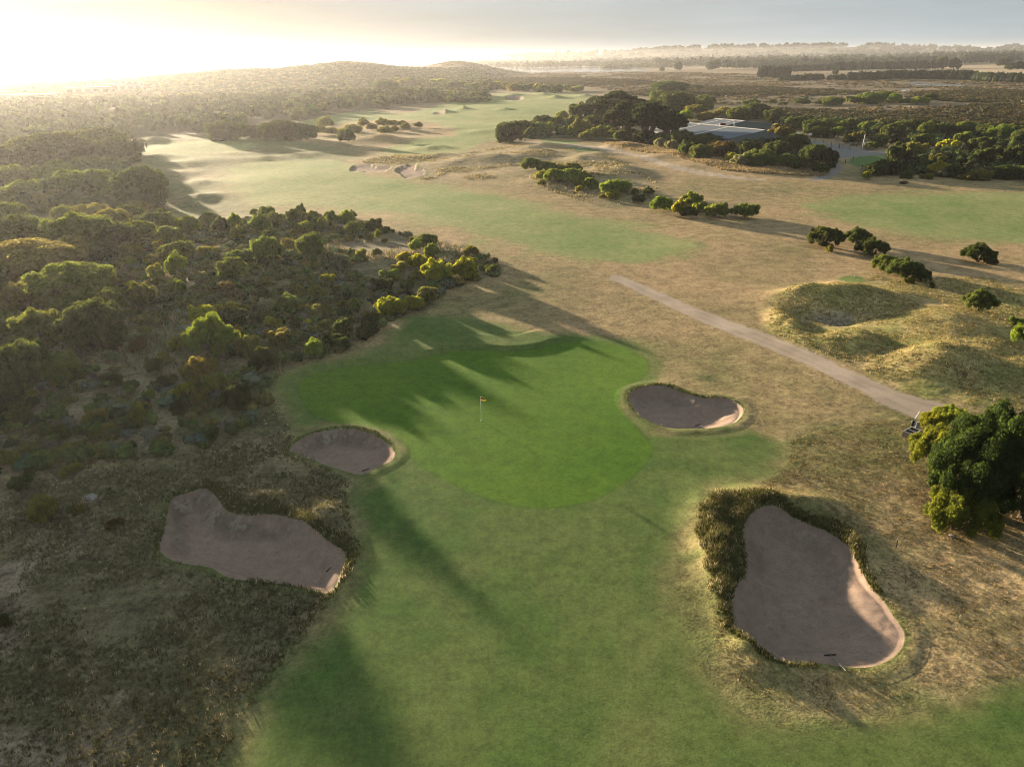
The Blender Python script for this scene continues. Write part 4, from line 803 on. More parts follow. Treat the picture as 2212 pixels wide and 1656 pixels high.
# ---------------------------------------------------------------- masses nobody could count: woodland, ridge scrub, rough grass, heath tufts
def scatter_in(poly, n, g, rmax=1e9):
    lo, hi = poly.min(0), poly.max(0); out_ = []
    while sum(len(o) for o in out_) < n:
        P = lo + (hi - lo) * g.random((n * 2, 2)); out_.append(P[sdf(poly, P[:, 0], P[:, 1], 5) < 0])
        if len(out_) > 30: break
    return np.concatenate(out_)[:n]
def crowns(name, P, R_, H_, cols, nleaf, lsize, g, kind='stuff', squash=.8, label=None, cat=None, group=None, zoff=0.0):
    """many simple tree crowns in one mesh: leaf sprays over lumpy domes"""
    zs = height(P[:, 0], P[:, 1]) + zoff; n = len(P); k = 5
    # per crown: 5 puffs
    a = g.random((n, k)) * 6.28; rho = np.sqrt(g.random((n, k))) * .6
    cen = np.stack([rho * np.cos(a), rho * np.sin(a), .42 + .25 * g.random((n, k)) * (1.2 - rho)], -1); pr = .38 + .2 * g.random((n, k))
    iv = ICO_V[None, None] * (.85 + .25 * g.random((n, k, 12, 1))) * pr[..., None, None] * np.array([1, 1, squash]) + cen[:, :, None]
    S_ = np.stack([R_, R_, H_], -1)[:, None, None]; B_ = np.c_[P, zs][:, None, None]
    cv = (iv * S_ + B_).reshape(-1, 3); cf = (ICO_F[None] + (np.arange(n * k) * 12)[:, None, None]).reshape(-1, 3)
    j = g.integers(0, k, (n, nleaf)); ar = np.arange(n)[:, None]
    d = g.normal(size=(n, nleaf, 3)); d[..., 2] += .6; d /= np.linalg.norm(d, axis=-1, keepdims=True)
    lp = cen[ar, j] + d * pr[ar, j][..., None] * np.array([1, 1, squash]) * (.9 + .22 * g.random((n, nleaf, 1)))
    lp = lp * np.stack([R_, R_, H_], -1)[:, None] + np.c_[P, zs][:, None]
    nn = d + .6 * g.normal(size=d.shape); nn /= np.linalg.norm(nn, axis=-1, keepdims=True)
    ta = np.cross(nn, g.normal(size=d.shape)); ta /= np.linalg.norm(ta, axis=-1, keepdims=True); tb = np.cross(nn, ta)
    s = (lsize * R_)[:, None, None] * (.6 + .8 * g.random((n, nleaf, 1)))
    lv = np.stack([lp - ta * s * .5, lp + tb * s * .45, lp + ta * s * .6, lp - tb * s * .45], 2).reshape(-1, 3)
    lq = np.arange(len(lv)).reshape(-1, 4) + len(cv)
    cc = np.concatenate([np.repeat(cols, k * 12, 0), np.repeat(cols, nleaf * 4, 0)])
    return tag(link(name, mesh_np(name, np.concatenate([cv, lv]), [cf, lq], M_MASS, False, {'col': cc})), label, cat, group, kind)
g = np.random.default_rng(11)
def pick_cols(g, n, hues, v=.2): 
    c = np.array([HUE[h] for h in hues])[g.integers(0, len(hues), n)]; return c * (1 + v * (2 * g.random((n, 1)) - 1)) * (1 + .08 * g.normal(size=(n, 3)))
P = scatter_in(FOREST, 9000, g)
# thin with distance, keep the fairways clear
r_ = np.hypot(P[:, 0], P[:, 1]); keep = g.random(len(P)) < np.clip((420 / r_) ** 0.8, .25, 1)
for k in ('far', 'left', 'mid'): keep &= sdf(FAIRWAYS[k], P[:, 0], P[:, 1], 8) > 5
keep &= r_ < 760 + 60 * fbm(P[:, 0], P[:, 1], 120, 2, 99)
P = P[keep]; r_ = np.hypot(P[:, 0], P[:, 1]); R_ = (2.2 + 2.4 * g.random(len(P))) * (1 + r_ / 1400); H_ = (3.6 + 2.2 * g.random(len(P))) * (1 + r_ / 3000)
crowns('woodland', P, R_, H_, pick_cols(g, len(P), [DK, GR, DK, DK], .12), 46, .36, g)
# low coastal scrub on the ridge
n = 13000; az_ = g.uniform(rad(-44), AZ_SEA + .13, n); rr_ = g.uniform(560, 1420, n); P = np.c_[rr_ * np.sin(az_), rr_ * np.cos(az_)]
r_ = np.hypot(P[:, 0], P[:, 1]); P = P[((sdf(FOREST, P[:, 0], P[:, 1], 5) > 0) | (r_ > 735)) & ((r_ > 735) | ((g.random(n) < .8) & (fbm(P[:, 0], P[:, 1], 90, 2, 98) > -.25)))]; R_ = 3.5 + 3.5 * g.random(len(P)); H_ = 1.6 + 1.8 * g.random(len(P))
crowns('ridge_scrub', P, R_, H_, pick_cols(g, len(P), [DK, DK, OL, DK], .12), 22, .4, g)
# far woods across the plain
def band(name, px0, px1, py_a, py_b, n, hm, rm, hues, nleaf=14, gap=0.0):
    px = g.uniform(px0, px1, n); t = g.random(n); yy = py_a + (py_b - py_a) * t - 0.0209 * (px - 1106)
    P = np.array([gp(a, b)[:2] for a, b in zip(px, yy)]); cl_ = fbm(P[:, 0], P[:, 1], 160, 2, 77); P = P[cl_ > gap - .9 + .5 * gap]
    R_ = rm * (.6 + .8 * g.random(len(P))); H_ = hm * (.6 + .7 * g.random(len(P)))
    return crowns(name, P, R_, H_, pick_cols(g, len(P), hues), nleaf, .5, g)
band('far_woodland', 1560, 2030, 154, 160, 520, 15, 8, [DK, BK, DK], gap=.1)
band('far_woodland', 1420, 2500, 146, 152, 1300, 19, 11, [DK, BK, DK], gap=.3)
band('far_woodland', 1000, 1600, 144, 149.5, 700, 17, 10, [DK, GR, DK], gap=.45)
band('far_woodland', 1300, 1470, 150, 153.5, 130, 10, 8, [DK, OL], gap=.2)
band('far_woodland', 900, 2500, 139.5, 143, 1500, 20, 17, [DK, BK], gap=.5)
band('far_woodland', 1100, 2500, 136.5, 139, 1500, 23, 26, [DK, BK], gap=.4)
band('far_woodland', 2080, 2500, 154, 158, 300, 18, 9, [DK, BK], gap=.0)
# grass: tufts of blades standing in the rough
def tufts(name, P, hgt, wid, nb, cols, g, lean=.55, zoff=-.02):
    n = len(P); zs = height(P[:, 0], P[:, 1]); hh = hgt * (.5 + g.random((n, nb))); an = g.random((n, nb)) * 6.283
    ln = lean * (.3 + g.random((n, nb))); bx = P[:, None, 0] + g.normal(size=(n, nb)) * wid * 1.6; by = P[:, None, 1] + g.normal(size=(n, nb)) * wid * 1.6
    z0 = np.repeat(zs[:, None], nb, 1) + zoff; dx, dy = np.cos(an), np.sin(an); fa = g.random((n, nb)) * 6.283; ex, ey = np.cos(fa) * wid * .5, np.sin(fa) * wid * .5
    A1 = np.stack([bx - ex, by - ey, z0], -1); A2 = np.stack([bx + ex, by + ey, z0], -1)
    m1 = np.stack([bx + dx * ln * hh * .4 - ex * .7, by + dy * ln * hh * .4 - ey * .7, z0 + hh * .65], -1); m2 = np.stack([bx + dx * ln * hh * .4 + ex * .7, by + dy * ln * hh * .4 + ey * .7, z0 + hh * .65], -1)
    tp = np.stack([bx + dx * ln * hh, by + dy * ln * hh, z0 + hh * .95], -1)
    V_ = np.stack([A1, A2, m2, m1, tp], 2).reshape(-1, 3); i0 = np.arange(n * nb) * 5
    q = np.stack([i0, i0 + 1, i0 + 2, i0 + 3], 1); t = np.stack([i0 + 3, i0 + 2, i0 + 4], 1)
    return tag(link(name, mesh_np(name, V_, [q, t], M_BLADE, False, {'col': np.repeat(cols, nb * 5, 0)})), kind='stuff')
def gcols(g, n, a, b, seed=0.06):
    t = g.random((n, 1)) ** 1.3; c = (np.array(a) * t + np.array(b) * (1 - t)) * (1 + .15 * g.normal(size=(n, 1)))
    c[g.random(n) < seed] = (.50, .42, .28); return np.clip(c, .01, 1)
STRAW, GREENB = (.40, .30, .16), (.11, .12, .04)
def clear(P, extra=()):
    k = np.ones(len(P), bool)
    for q in [GREEN, APPROACH] + list(extra): k &= sdf(q, P[:, 0], P[:, 1], 3) > .3
    for b in BUNK.values(): k &= sdf(b[0], P[:, 0], P[:, 1], 3) > .05
    for q in PATHS: k &= sdf(q, P[:, 0], P[:, 1], 3) > .2
    return P[k]
P = clear(scatter_in(LEFTROUGH, 24000, g)); P = P[fbm(P[:, 0], P[:, 1], 5, 2, 90) > -.35 + .5 * g.random(len(P)) - .25]
tufts('rough_grass', P, .17, .035, 7, gcols(g, len(P), (.20, .168, .095), (.082, .094, .037), .04), g)
P = clear(scatter_in(RIGHTROUGH, 26000, g)); P = P[fbm(P[:, 0], P[:, 1], 4, 2, 91) > -.5 + .7 * g.random(len(P)) - .2]
tufts('dry_grass', P, .075, .035, 5, gcols(g, len(P), (.38, .28, .145), (.17, .165, .058)), g)
P = clear(scatter_in(RIGHTMOUND, 14000, g)); P = P[fbm(P[:, 0], P[:, 1], 6, 2, 92) > -.3]
tufts('dune_grass', P, .14, .05, 6, gcols(g, len(P), (.42, .32, .15), (.20, .20, .065)), g)
P = clear(scatter_in(SCRUB, 16000, g)); P = P[(np.hypot(P[:, 0], P[:, 1]) < 150) & (fbm(P[:, 0], P[:, 1], 9, 2, 93) > -.25)]
tufts('scrub_grass', P, .5, .09, 6, gcols(g, len(P), (.36, .27, .15), (.12, .115, .05)), g)
# ring of tall grass round the big bunker and along the other bunkers' far banks
def rim(key, n, d0, d1, side, hgt, ca, cb, name):
    poly = BUNK[key][0]; lo, hi = poly.min(0) - d1, poly.max(0) + d1; P = lo + (hi - lo) * g.random((n * 8, 2)); d = sdf(poly, P[:, 0], P[:, 1], 6)
    c = poly.mean(0); v = P - c; s = (v @ side) / (np.linalg.norm(v, axis=1) + 1e-6)
    lim = d0 + (d1 - d0) * np.clip(.25 + .9 * s, .1, 1) * (.75 + .5 * fbm(P[:, 0], P[:, 1], 3, 2, 95))
    ok_ = (d > .02) & (d < lim) & (s > -.65) & (g.random(len(P)) < 1.15 - d / np.maximum(lim, .05)); P = P[ok_][:n]
    tufts(name, P, (hgt * (.55 + .75 * vnoise(P[:, 0] * .9, P[:, 1] * .9, 5)))[:, None], .05, 7, gcols(g, len(P), ca, cb), g)
rim('front right', 5200, .1, 3.0, np.array([-.55, .83]), .24, (.22, .19, .075), (.070, .085, .026), 'tall_grass')
rim('front left', 2600, .1, 1.6, np.array([.5, .86]), .22, (.20, .175, .08), (.070, .088, .028), 'tall_grass')
rim('right', 900, .05, .5, np.array([-.3, .95]), .14, (.16, .15, .06), (.08, .11, .03), 'bunker_lip_grass')
rim('left', 700, .05, .45, np.array([0, 1.]), .12, (.16, .15, .06), (.08, .11, .03), 'bunker_lip_grass')
P = scatter_in(STRAWSTRIP, 5000, g); tufts('straw_grass', P, .55, .16, 6, gcols(g, len(P), (.46, .35, .20), (.26, .21, .11)), g)
P = scatter_in(DUNEGRASS, 6000, g); P = P[np.minimum(sdf(BUNK['mid left'][0], P[:, 0], P[:, 1], 9), sdf(BUNK['mid right'][0], P[:, 0], P[:, 1], 9)) > 3.5]; P = P[fbm(P[:, 0], P[:, 1], 12, 2, 96) > -.1]; P = P[np.min([sdf(FAIRWAYS[k], P[:, 0], P[:, 1], 6) for k in FAIRWAYS], 0) > 1.5]
tufts('dune_grass', clear(P), .38, .16, 5, gcols(g, len(P), (.34, .27, .15), (.17, .165, .075))[:len(clear(P))], g)
# heath: low tufts thinning out with distance
hp = np.concatenate([scatter_in(HEATH, 9000, g)] + [scatter_in(p, 2500, g) for p in HEATHDARK]); dk_ = np.min([sdf(p, hp[:, 0], hp[:, 1], 20) for p in HEATHDARK], 0) < 0
ok = (fbm(hp[:, 0], hp[:, 1], 60, 3, 97) > -.2) | dk_; hp = hp[ok]; dk_ = dk_[ok]
ok = np.min([sdf(p, hp[:, 0], hp[:, 1], 9) for p in LAGOON + [STRAWFIELD]], 0) > 6; hp, dk_ = hp[ok], dk_[ok]
hc = np.where(dk_[:, None], gcols(g, len(hp), (.075, .060, .03), (.04, .042, .02), 0), gcols(g, len(hp), (.20, .15, .09), (.11, .095, .05), 0))
crowns('heath', hp, 1.4 + 2.0 * g.random(len(hp)), .4 + .6 * g.random(len(hp)), np.clip(hc, .01, 1), 8, .6, g)

P = scatter_in(SCRUB, 6500, g); P = P[(np.hypot(P[:, 0], P[:, 1]) < 150) & (fbm(P[:, 0], P[:, 1], 11, 2, 93) > -.15 - .35 * (P[:, 0] < -22))]; n = len(P)
crowns('undergrowth', P, .4 + .95 * g.random(n) ** 1.6, .3 + .75 * g.random(n), pick_cols(g, n, [OL, GR, DK, GR, OL, GY]), 90, .26, g, zoff=-.05)
BELT = [wpoly(p, 2) for p in ([(1690,262),(1800,266),(1920,272),(2100,280),(2400,296),(2400,340),(2212,330),(2050,325),(1930,318),(1890,312),(1800,292),(1700,284)], [(1905,345),(1960,330),(2100,335),(2400,345),(2400,395),(2100,386),(1900,384)], [(1490,318),(1560,305),(1680,292),(1720,306),(1790,345),(1780,372),(1680,360),(1580,348)], [(1120,284),(1250,262),(1320,285),(1320,302),(1220,296),(1120,300)])]
P = np.concatenate([scatter_in(p, k, g) for p, k in zip(BELT, (260, 170, 150, 70))]); P = P[np.minimum(sdf(GRAVEL, P[:, 0], P[:, 1], 5), sdf(TEES['road'], P[:, 0], P[:, 1], 5)) > 2]; n = len(P)
crowns('thicket', P, 1.6 + 1.8 * g.random(n), 1.6 + 2.0 * g.random(n), pick_cols(g, n, [DK, DK, GR, BK]), 70, .3, g)
# ---------------------------------------------------------------- hedges and trees of the farmland
def hedge(p0, p1, wpx_h, lab, n, hue=BK):
    a = gp(*p0)[:2]; b = gp(*p1)[:2]; dep = depth_of([*((a + b) / 2), 0]); hm = wpx_h * dep / FPX
    n = int(n * 2.2); t = np.linspace(0, 1, n) + g.normal(size=n) * .3 / n; P = a + (b - a) * t[:, None] + g.normal(size=(n, 2)) * 1.2
    step = np.linalg.norm(b - a) / n; R_ = np.full(n, max(step * 1.6, 4.0)) * (.9 + .3 * g.random(n)); H_ = hm * (.92 + .35 * g.random(n))
    crowns('hedge', P, R_, H_ * 1.05, pick_cols(g, n, [hue, hue, DK]), 40, .5, g, 'thing', 1.0, lab, 'hedge', 'windbreak hedges of the farmland')
hedge((1690,173.5),(1775,172.5),9,'short dark hedge at the left end of the near windbreak row',26)
hedge((1788,173),(1826,172),7,'shortest dark hedge piece, between two gaps of the near windbreak',14)
hedge((1836,174),(1960,169),12,'middle dark hedge of the near windbreak with a raised top',40)
hedge((1960,170),(2105,171),13,'hedge of the near windbreak right of the raised top',44)
hedge((2105,173),(2330,183),14,'right end hedge of the near windbreak running out of the frame',60)
hedge((1795,154.5),(2022,149.5),12,'long straight dark hedge behind the pale straw field',70)
hedge((1700,157),(1795,154.5),10,'farther dark hedge continuing the long straight one to the left',34)
hedge((1640,168),(1700,168),17,'tall dark hedge clump at the left end of the near windbreak',16)
for (px, py, w_, h_, lb) in [(2060,148.5,26,20,'leaning dark tree at the right end of the long straight hedge'),(2032,148,30,22,'broad dark tree just right of the long straight hedge'),(2167,141,34,14,'dark spreading tree standing in the pale field near the right edge'),(2196,150,44,15,'dark hedge like tree at the right edge in the pale field'),(1952,158,0,0,None),(1804,160,14,8,'lone small tree on the near edge of the pale field'),(1465,151,18,15,'small dark tree at the left end of the far pale field'),(1540,150,34,18,'group of dark trees on the far pale field'),(1430,153,12,7,'tiny round bush left of the far pale field')]:
    if lb: plant(px, py - h_ * .35, w_, h_, 'far', BK, name='tree', cat='tree', label=lb, seed=1, base_y=py + 1)

# ---------------------------------------------------------------- buildings
M_ROOF = simple('metal_roof', (.095, .125, .16), .85, .0, .35, .06, .02); M_WALL = simple('metal_wall', (.13, .165, .17), .5, .3, 1.2, .08, .05)
M_TRIM = simple('pale_trim', (.52, .50, .45), .5, 0, 2, .06, .02); M_DARK = simple('dark_opening', (.02, .02, .02), .8); M_SKYL = simple('roof_light_sheet', (.55, .50, .40), .4, 0, 1, .05, .02)
M_RUST = simple('rusty_metal', (.12, .06, .04), .7, .4, 4, .3, .1); M_WHITE = simple('white_paint', (.78, .76, .72), .5, 0, 3, .06, .02); M_TILE = simple('roof_tile', (.20, .16, .14), .7, 0, 2, .2, .1); M_GLASS = simple('window_glass', (.03, .04, .05), .1, 0, 1, .05, 0)
M_WOOD = simple('weathered_wood', (.16, .14, .12), .85, 0, 8, .3, .2); M_STONE = simple('stone', (.26, .25, .23), .9, 0, 9, .2, .3); M_BLACK = simple('black_plastic', (.012, .012, .013), .5, 0, 5, .1, .02); M_SOIL = simple('dark_sand_mix', (.025, .022, .018), .95, 0, 30, .4, .4)
M_STEEL = simple('galvanised_steel', (.30, .30, .30), .5, .7, 6, .1, .05); M_YELLOW = simple('yellow_paint', (.75, .55, .06), .5, 0, 5, .08, .02); M_POSTW = simple('dark_timber', (.06, .05, .042), .9, 0, 8, .3, .2)
def at_h(px, py, z): return gp(px, py, z)
def shed(label, r0, r1, span_l, span_r, eave, ridge, strips, doors=()):
    """gabled metal shed: ridge from r0 to r1 (world), half spans to either side"""
    r0, r1 = np.array(r0[:2]), np.array(r1[:2]); t = (r1 - r0) / np.linalg.norm(r1 - r0); n_ = np.array([t[1], -t[0]])
    if n_[1] > 0: n_ = -n_                                     # n_ points towards the viewer
    Lr = np.linalg.norm(r1 - r0); o = empty('shed', (*r1, 0)); z0 = -.3
    o.rotation_euler = (0, 0, math.atan2(-t[1], -t[0]))         # local +x runs back along the ridge, local y sideways
    ax = -t; ay = np.array([-ax[1], ax[0]]); sgn = 1 if ay @ n_ > 0 else -1
    yl, yr = sgn * span_l, -sgn * span_r
    def wall(name, pts, th=.15): pass
    mb = MB(); V_ = []
    for x in (0, Lr): V_ += [(x, yl, z0), (x, yl, eave), (x, 0, ridge - .12), (x, yr, eave), (x, yr, z0)]
    mb.add(V_, [(0, 1, 6, 5), (3, 4, 9, 8)], [(1, 2, 3), (6, 8, 7)]); mb.add([V_[0], V_[1], V_[3], V_[4]], [(0, 1, 2, 3)]); mb.add([V_[5], V_[6], V_[8], V_[9]], [(3, 2, 1, 0)])
    mb.build('wall', M_WALL, o)
    roof = MB()
    for yy in (yl, yr):
        e = yy * 1.02; dz = (ridge - eave) * .02; a, b = (-.25, Lr + .25)
        roof.add([(a, e, eave - dz), (b, e, eave - dz), (b, 0, ridge), (a, 0, ridge), (a, e, eave - dz - .12), (b, e, eave - dz - .12), (b, 0, ridge - .12), (a, 0, ridge - .12)], [(0, 1, 2, 3), (4, 7, 6, 5), (0, 4, 5, 1), (1, 5, 6, 2), (0, 3, 7, 4)])
    ro = roof.build('roof', M_ROOF, o)
    for f in strips:
        x = f * Lr; mb = MB(); yy = yl
        for q in (0, 1):
            ya, yb = yy * .985, yy * .03
            za, zb = ridge + (eave - ridge) * .985 + .05, ridge + (eave - ridge) * .03 + .05
        mb.add([(x - .45, ya, za), (x + .45, ya, za), (x + .45, yb, zb), (x - .45, yb, zb), (x - .45, ya, za - .04), (x + .45, ya, za - .04), (x + .45, yb, zb - .04), (x - .45, yb, zb - .04)], [(0, 1, 2, 3), (0, 4, 5, 1), (1, 5, 6, 2), (3, 7, 4, 0), (2, 6, 7, 3)])
        mb.build('roof_light', M_SKYL, ro)
    MB().box((Lr / 2, 0, ridge + .10), (Lr + .6, .9, .22), bev=.08).build('ridge_cap', M_TRIM, ro)
    for (d0, d1, hgt, inner) in doors:                          # openings on the near gable (x = 0), given as fractions of the width
        ya, yb = yl + (yr - yl) * d0, yl + (yr - yl) * d1; c = (ya + yb) / 2; wd = abs(yb - ya)
        d_ = MB().box((-.03, c, hgt / 2), (.08, wd, hgt)).build('door_opening', M_DARK, o)
        fr = MB(); fr.box((-.10, c - wd / 2 - .1, hgt / 2), (.16, .2, hgt)); fr.box((-.10, c + wd / 2 + .1, hgt / 2), (.16, .2, hgt)); fr.box((-.10, c, hgt + .1), (.16, wd + .4, .2)); fr.build('door_frame', M_WALL, d_)
        if inner: MB().box((-.09, c, hgt * .26), (.03, wd * .94, hgt * .5)).build('roller_shutter', M_STONE, d_)
    tag(o, label, 'shed', 'metal sheds of the maintenance yard'); return o, r0, r1, t, n_
ra, rb = at_h(1455, 263.2, 6.0), at_h(1651, 281.5, 6.0)
shed('front grey blue metal shed with a long pale ridge, half hidden by dark bushes', ra, rb, 14.5, 6, 4.4, 6.0, (.36, .66, .86))
ra2, rb2 = at_h(1545, 256.6, 6.4), at_h(1607, 261.9, 6.4)
shed('rear metal shed with a big open doorway in its gable end', ra2, rb2, 13, 15, 4.8, 6.4, (.30, .72), ((.02, .20, 2.6, False), (.60, .82, 3.6, True)))
# roof gear by the front shed
P = at_h(1560, 275, 5.0); e = empty('vent_stack', P); MB().box((0, 0, .9), (2.2, 1.1, 1.0), .3, .2).build('hood', M_RUST, e); MB().tube([(0, 0, -1), (0, 0, .5)], .35, 8).build('pipe', M_RUST, e)
MB().box((.9, -1.6, -.2), (2.0, 1.4, .25), .5, .05).build('cowl', M_RUST, e); tag(e, 'rusty brown vent hood rising from the front shed roof', 'roof vent')
P = at_h(1548, 279, 4.8); e = empty('vent_stack', P); MB().tube([(0, 0, -1), (0, 0, .7)], [.35, .35], 8).build('pipe', M_STEEL, e); MB().tube([(0, 0, .7), (0, 0, 1.0), (0, 0, 1.2)], [.6, .5, .1], 8).build('cap', M_TRIM, e); tag(e, 'pale round roof vent left of the rusty hood on the front shed', 'roof vent')
P = at_h(1585.5, 276, 5.2); e = empty('lamp_post', P); MB().tube([(0, 0, -4.5), (0, 0, 1.2)], .08, 6).build('pole', M_STEEL, e); MB().tube([(0, -.08, 1.2), (0, -.02, 1.45), (0, .0, 1.7)], [.1, .42, .1], 10).build('dish', M_WHITE, e); tag(e, 'thin pole with a round white head between the two sheds', 'pole')
# far hazy club buildings on the left
def block(px, py, wm, dm, hm, rz, lab, wallm, wins, name='building', cat='building', roofm=None, over=.6):
    P = place(px, py); e = empty(name, (P[0], P[1], P[2] - .4), rz)
    MB().box((0, 0, hm / 2), (wm, dm, hm)).build('wall', wallm, e); MB().box((0, 0, hm + .25), (wm + over * 2, dm + over * 2, .45), 0, .1).build('roof', roofm or M_ROOF, e)
    for i in range(wins): 
        x = -wm / 2 + wm * (i + .5) / wins; wd = MB().box((x, -dm / 2 - .04, hm * .5), (wm / wins * .6, .12, hm * .45)).build('window', M_GLASS, e); MB().box((x, -dm / 2 - .06, hm * .25), (wm / wins * .68, .18, .15)).build('sill', M_TRIM, wd)
    return tag(e, lab, cat)
block(63, 215, 50, 16, 5, .35, 'long low flat roofed building in the haze at far left', M_WALL, 6)
block(195, 203, 44, 18, 7, .3, 'hazy pale building with a flat roof in the middle of the left group', M_WALL, 5)
block(270, 197, 40, 18, 8, .3, 'largest hazy club building of stacked pale roofs, right of the left group', M_TRIM, 5, roofm=M_WHITE)
block(278, 193, 26, 14, 11, .3, 'upper storey block rising behind the largest hazy club building', M_TRIM, 4, roofm=M_WHITE)
block(188, 229, 9, 4, 3, .1, 'small bright white cabin among the hazy trees at far left', M_WHITE, 1, 'cabin', 'cabin', M_WHITE)
# house on the ridge: wider at its roof than at its foot
P = place(563, 147); e = empty('ridge_house', (P[0], P[1], P[2] - 1), .1)
MB().add([(-13, -6, 0), (13, -6, 0), (13, 6, 0), (-13, 6, 0), (-17, -8, 9), (15, -8, 9), (15, 8, 9), (-17, 8, 9)], [(0, 1, 5, 4), (1, 2, 6, 5), (2, 3, 7, 6), (3, 0, 4, 7), (4, 5, 6, 7)]).build('wall', M_POSTW, e)
MB().box((-1, 0, 9.3), (35, 18, .5), 0, .1).build('roof', M_TILE, e); wd = MB().box((-1, -7.6, 6.3), (22, .5, 2.2)).build('window', M_GLASS, e); tag(e, 'dark angular house standing on the ridge skyline', 'house')
for (px, py, hgt, lab) in [(260,167,15,'left utility pole on the ridge skyline above the sea'),(488,149,14,'right utility pole on the ridge skyline near the house')]:
    P = place(px, py + 4); e = empty('utility_pole', P, .4); MB().tube([(0, 0, -1), (0, 0, hgt)], [.35, .25], 6).build('pole', M_POSTW, e); MB().box((0, 0, hgt - 1), (4.5, .3, .35)).build('crossarm', M_POSTW, e); MB().box((0, 0, hgt - 2.6), (3.2, .3, .3)).build('crossarm', M_POSTW, e); tag(e, lab, 'pole', 'utility poles on the ridge')
# houses of the far town across the lagoon
for i, (px, py, wm, hm, rf) in enumerate([(1127,140,26,8,M_WHITE),(1193,140,60,7,M_WALL),(1214,140,34,17,M_STONE),(1317,137,22,7,M_WHITE),(1332,137,16,6,M_WHITE),(1352,139.5,50,6,M_WHITE),(1410,141,60,6,M_WALL),(1070,137,24,7,M_WHITE),(1248,140,40,6,M_STONE),(1460,139,50,6,M_STONE)]):
    P = gp(px, py); e = empty('far_house', (P[0], P[1], -.5), (i * .7) % .6 - .3); d_ = wm * .5
    MB().box((0, 0, hm * .3), (wm, d_, hm * .6)).build('wall', M_WHITE if i % 3 else M_TRIM, e)
    MB().add([(-wm / 2 - .8, -d_ / 2 - .8, hm * .6), (wm / 2 + .8, -d_ / 2 - .8, hm * .6), (wm / 2 + .8, d_ / 2 + .8, hm * .6), (-wm / 2 - .8, d_ / 2 + .8, hm * .6), (-wm / 2 + (0 if hm < 12 else 6), 0, hm), (wm / 2 - (0 if hm < 12 else 6), 0, hm)], [(0, 1, 5, 4), (2, 3, 4, 5), (3, 2, 1, 0)], [(0, 4, 3), (1, 2, 5)]).build('roof', rf, e)
    lab = ['white house at the left of the far town beyond the lagoon','long grey roofed house on the lagoon shore','steep gabled grey house beyond the lagoon, tallest of the town','brightest white house of the far town','smaller white house just right of the brightest one','long white house among trees right of the lagoon middle','long grey house behind the right end of the lagoon','pale house at the far left of the town','low grey house right of the steep gabled one','low grey house at the right end of the far town'][i]
    tag(e, lab, 'house', 'houses of the far town')
P = gp(2052, 118); e = empty('water_tower', (P[0] * .5, P[1] * .5, 0)); MB().tube([(0, 0, 0), (0, 0, 34)], [1.6, 1.2], 8).build('shaft', M_STONE, e); MB().tube([(0, 0, 34), (0, 0, 37), (0, 0, 41), (0, 0, 42)], [2, 5, 5, 2], 12).build('tank', M_STONE, e); tag(e, 'slim tower above the far woods on the horizon at right', 'tower') if False else None
for ob in list(e.children): bpy.data.objects.remove(ob)
bpy.data.objects.remove(e)

# ---------------------------------------------------------------- golf furniture
m, t, o_ = new_mat('flag_cloth'); b_ = N(t, 'ShaderNodeBsdfPrincipled'); b_.inputs['Roughness'].default_value = .7
at_ = N(t, 'ShaderNodeAttribute', attribute_name='col'); t.links.new(at_.outputs['Color'], b_.inputs['Base Color']); tr_ = N(t, 'ShaderNodeBsdfTranslucent'); t.links.new(at_.outputs['Color'], tr_.inputs['Color'])
mx_ = N(t, 'ShaderNodeMixShader'); mx_.inputs['Fac'].default_value = .4; t.links.new(b_.outputs['BSDF'], mx_.inputs[1]); t.links.new(tr_.outputs['BSDF'], mx_.inputs[2]); t.links.new(mx_.outputs['Shader'], o_.inputs['Surface']); M_FLAG = m
P = place(1040, 908); e = empty('flagstick', P); HP = 2.25
MB().tube([(0, 0, -.1), (0, 0, .75), (0, 0, HP)], [.024, .02, .016], 8).build('pole', M_WHITE, e, True)
MB().tube([(0, 0, -.02), (0, 0, .015), (0, 0, .05)], [.075, .075, .03], 12).build('base_collar', M_WHITE, e, True)
nu, nv = 17, 13; u_, v_ = np.meshgrid(np.linspace(0, 1, nu), np.linspace(0, 1, nv)); fx = .46 * u_; fz = HP - .02 - .36 * v_ + (.07 * u_ ** 1.2) * (v_ - .55) * 2 - .05 * u_; fy = .05 * np.sin(u_ * 6.5 + v_) * u_
fc = np.zeros((nv, nu, 3)); fc[:] = (.02, .02, .10)
fc[v_ < .30] = (.02, .16, .06); fc[(v_ < .14)] = (.75, .52, .03); fc[v_ > .64] = (.85, .68, .03)
fc[(v_ > .42) & (v_ < .58) & (u_ > .10) & (u_ < .36 - .4 * abs(v_ - .5))] = (.42, .012, .04)
ii = np.arange(nu * nv).reshape(nv, nu); qf = np.stack([ii[:-1, :-1], ii[:-1, 1:], ii[1:, 1:], ii[1:, :-1]], -1).reshape(-1, 4)
fl = link('flag', mesh_np('flag', np.c_[fx.ravel() + .012, fy.ravel(), fz.ravel()], [qf], M_FLAG, True, {'col': fc.reshape(-1, 3)}), e)
fl.modifiers.new('thick', 'SOLIDIFY').thickness = .006; fl.rotation_euler = (0, 0, rad(-12))
tag(e, 'white flagstick with a navy, red and yellow flag on the putting green', 'flagstick')
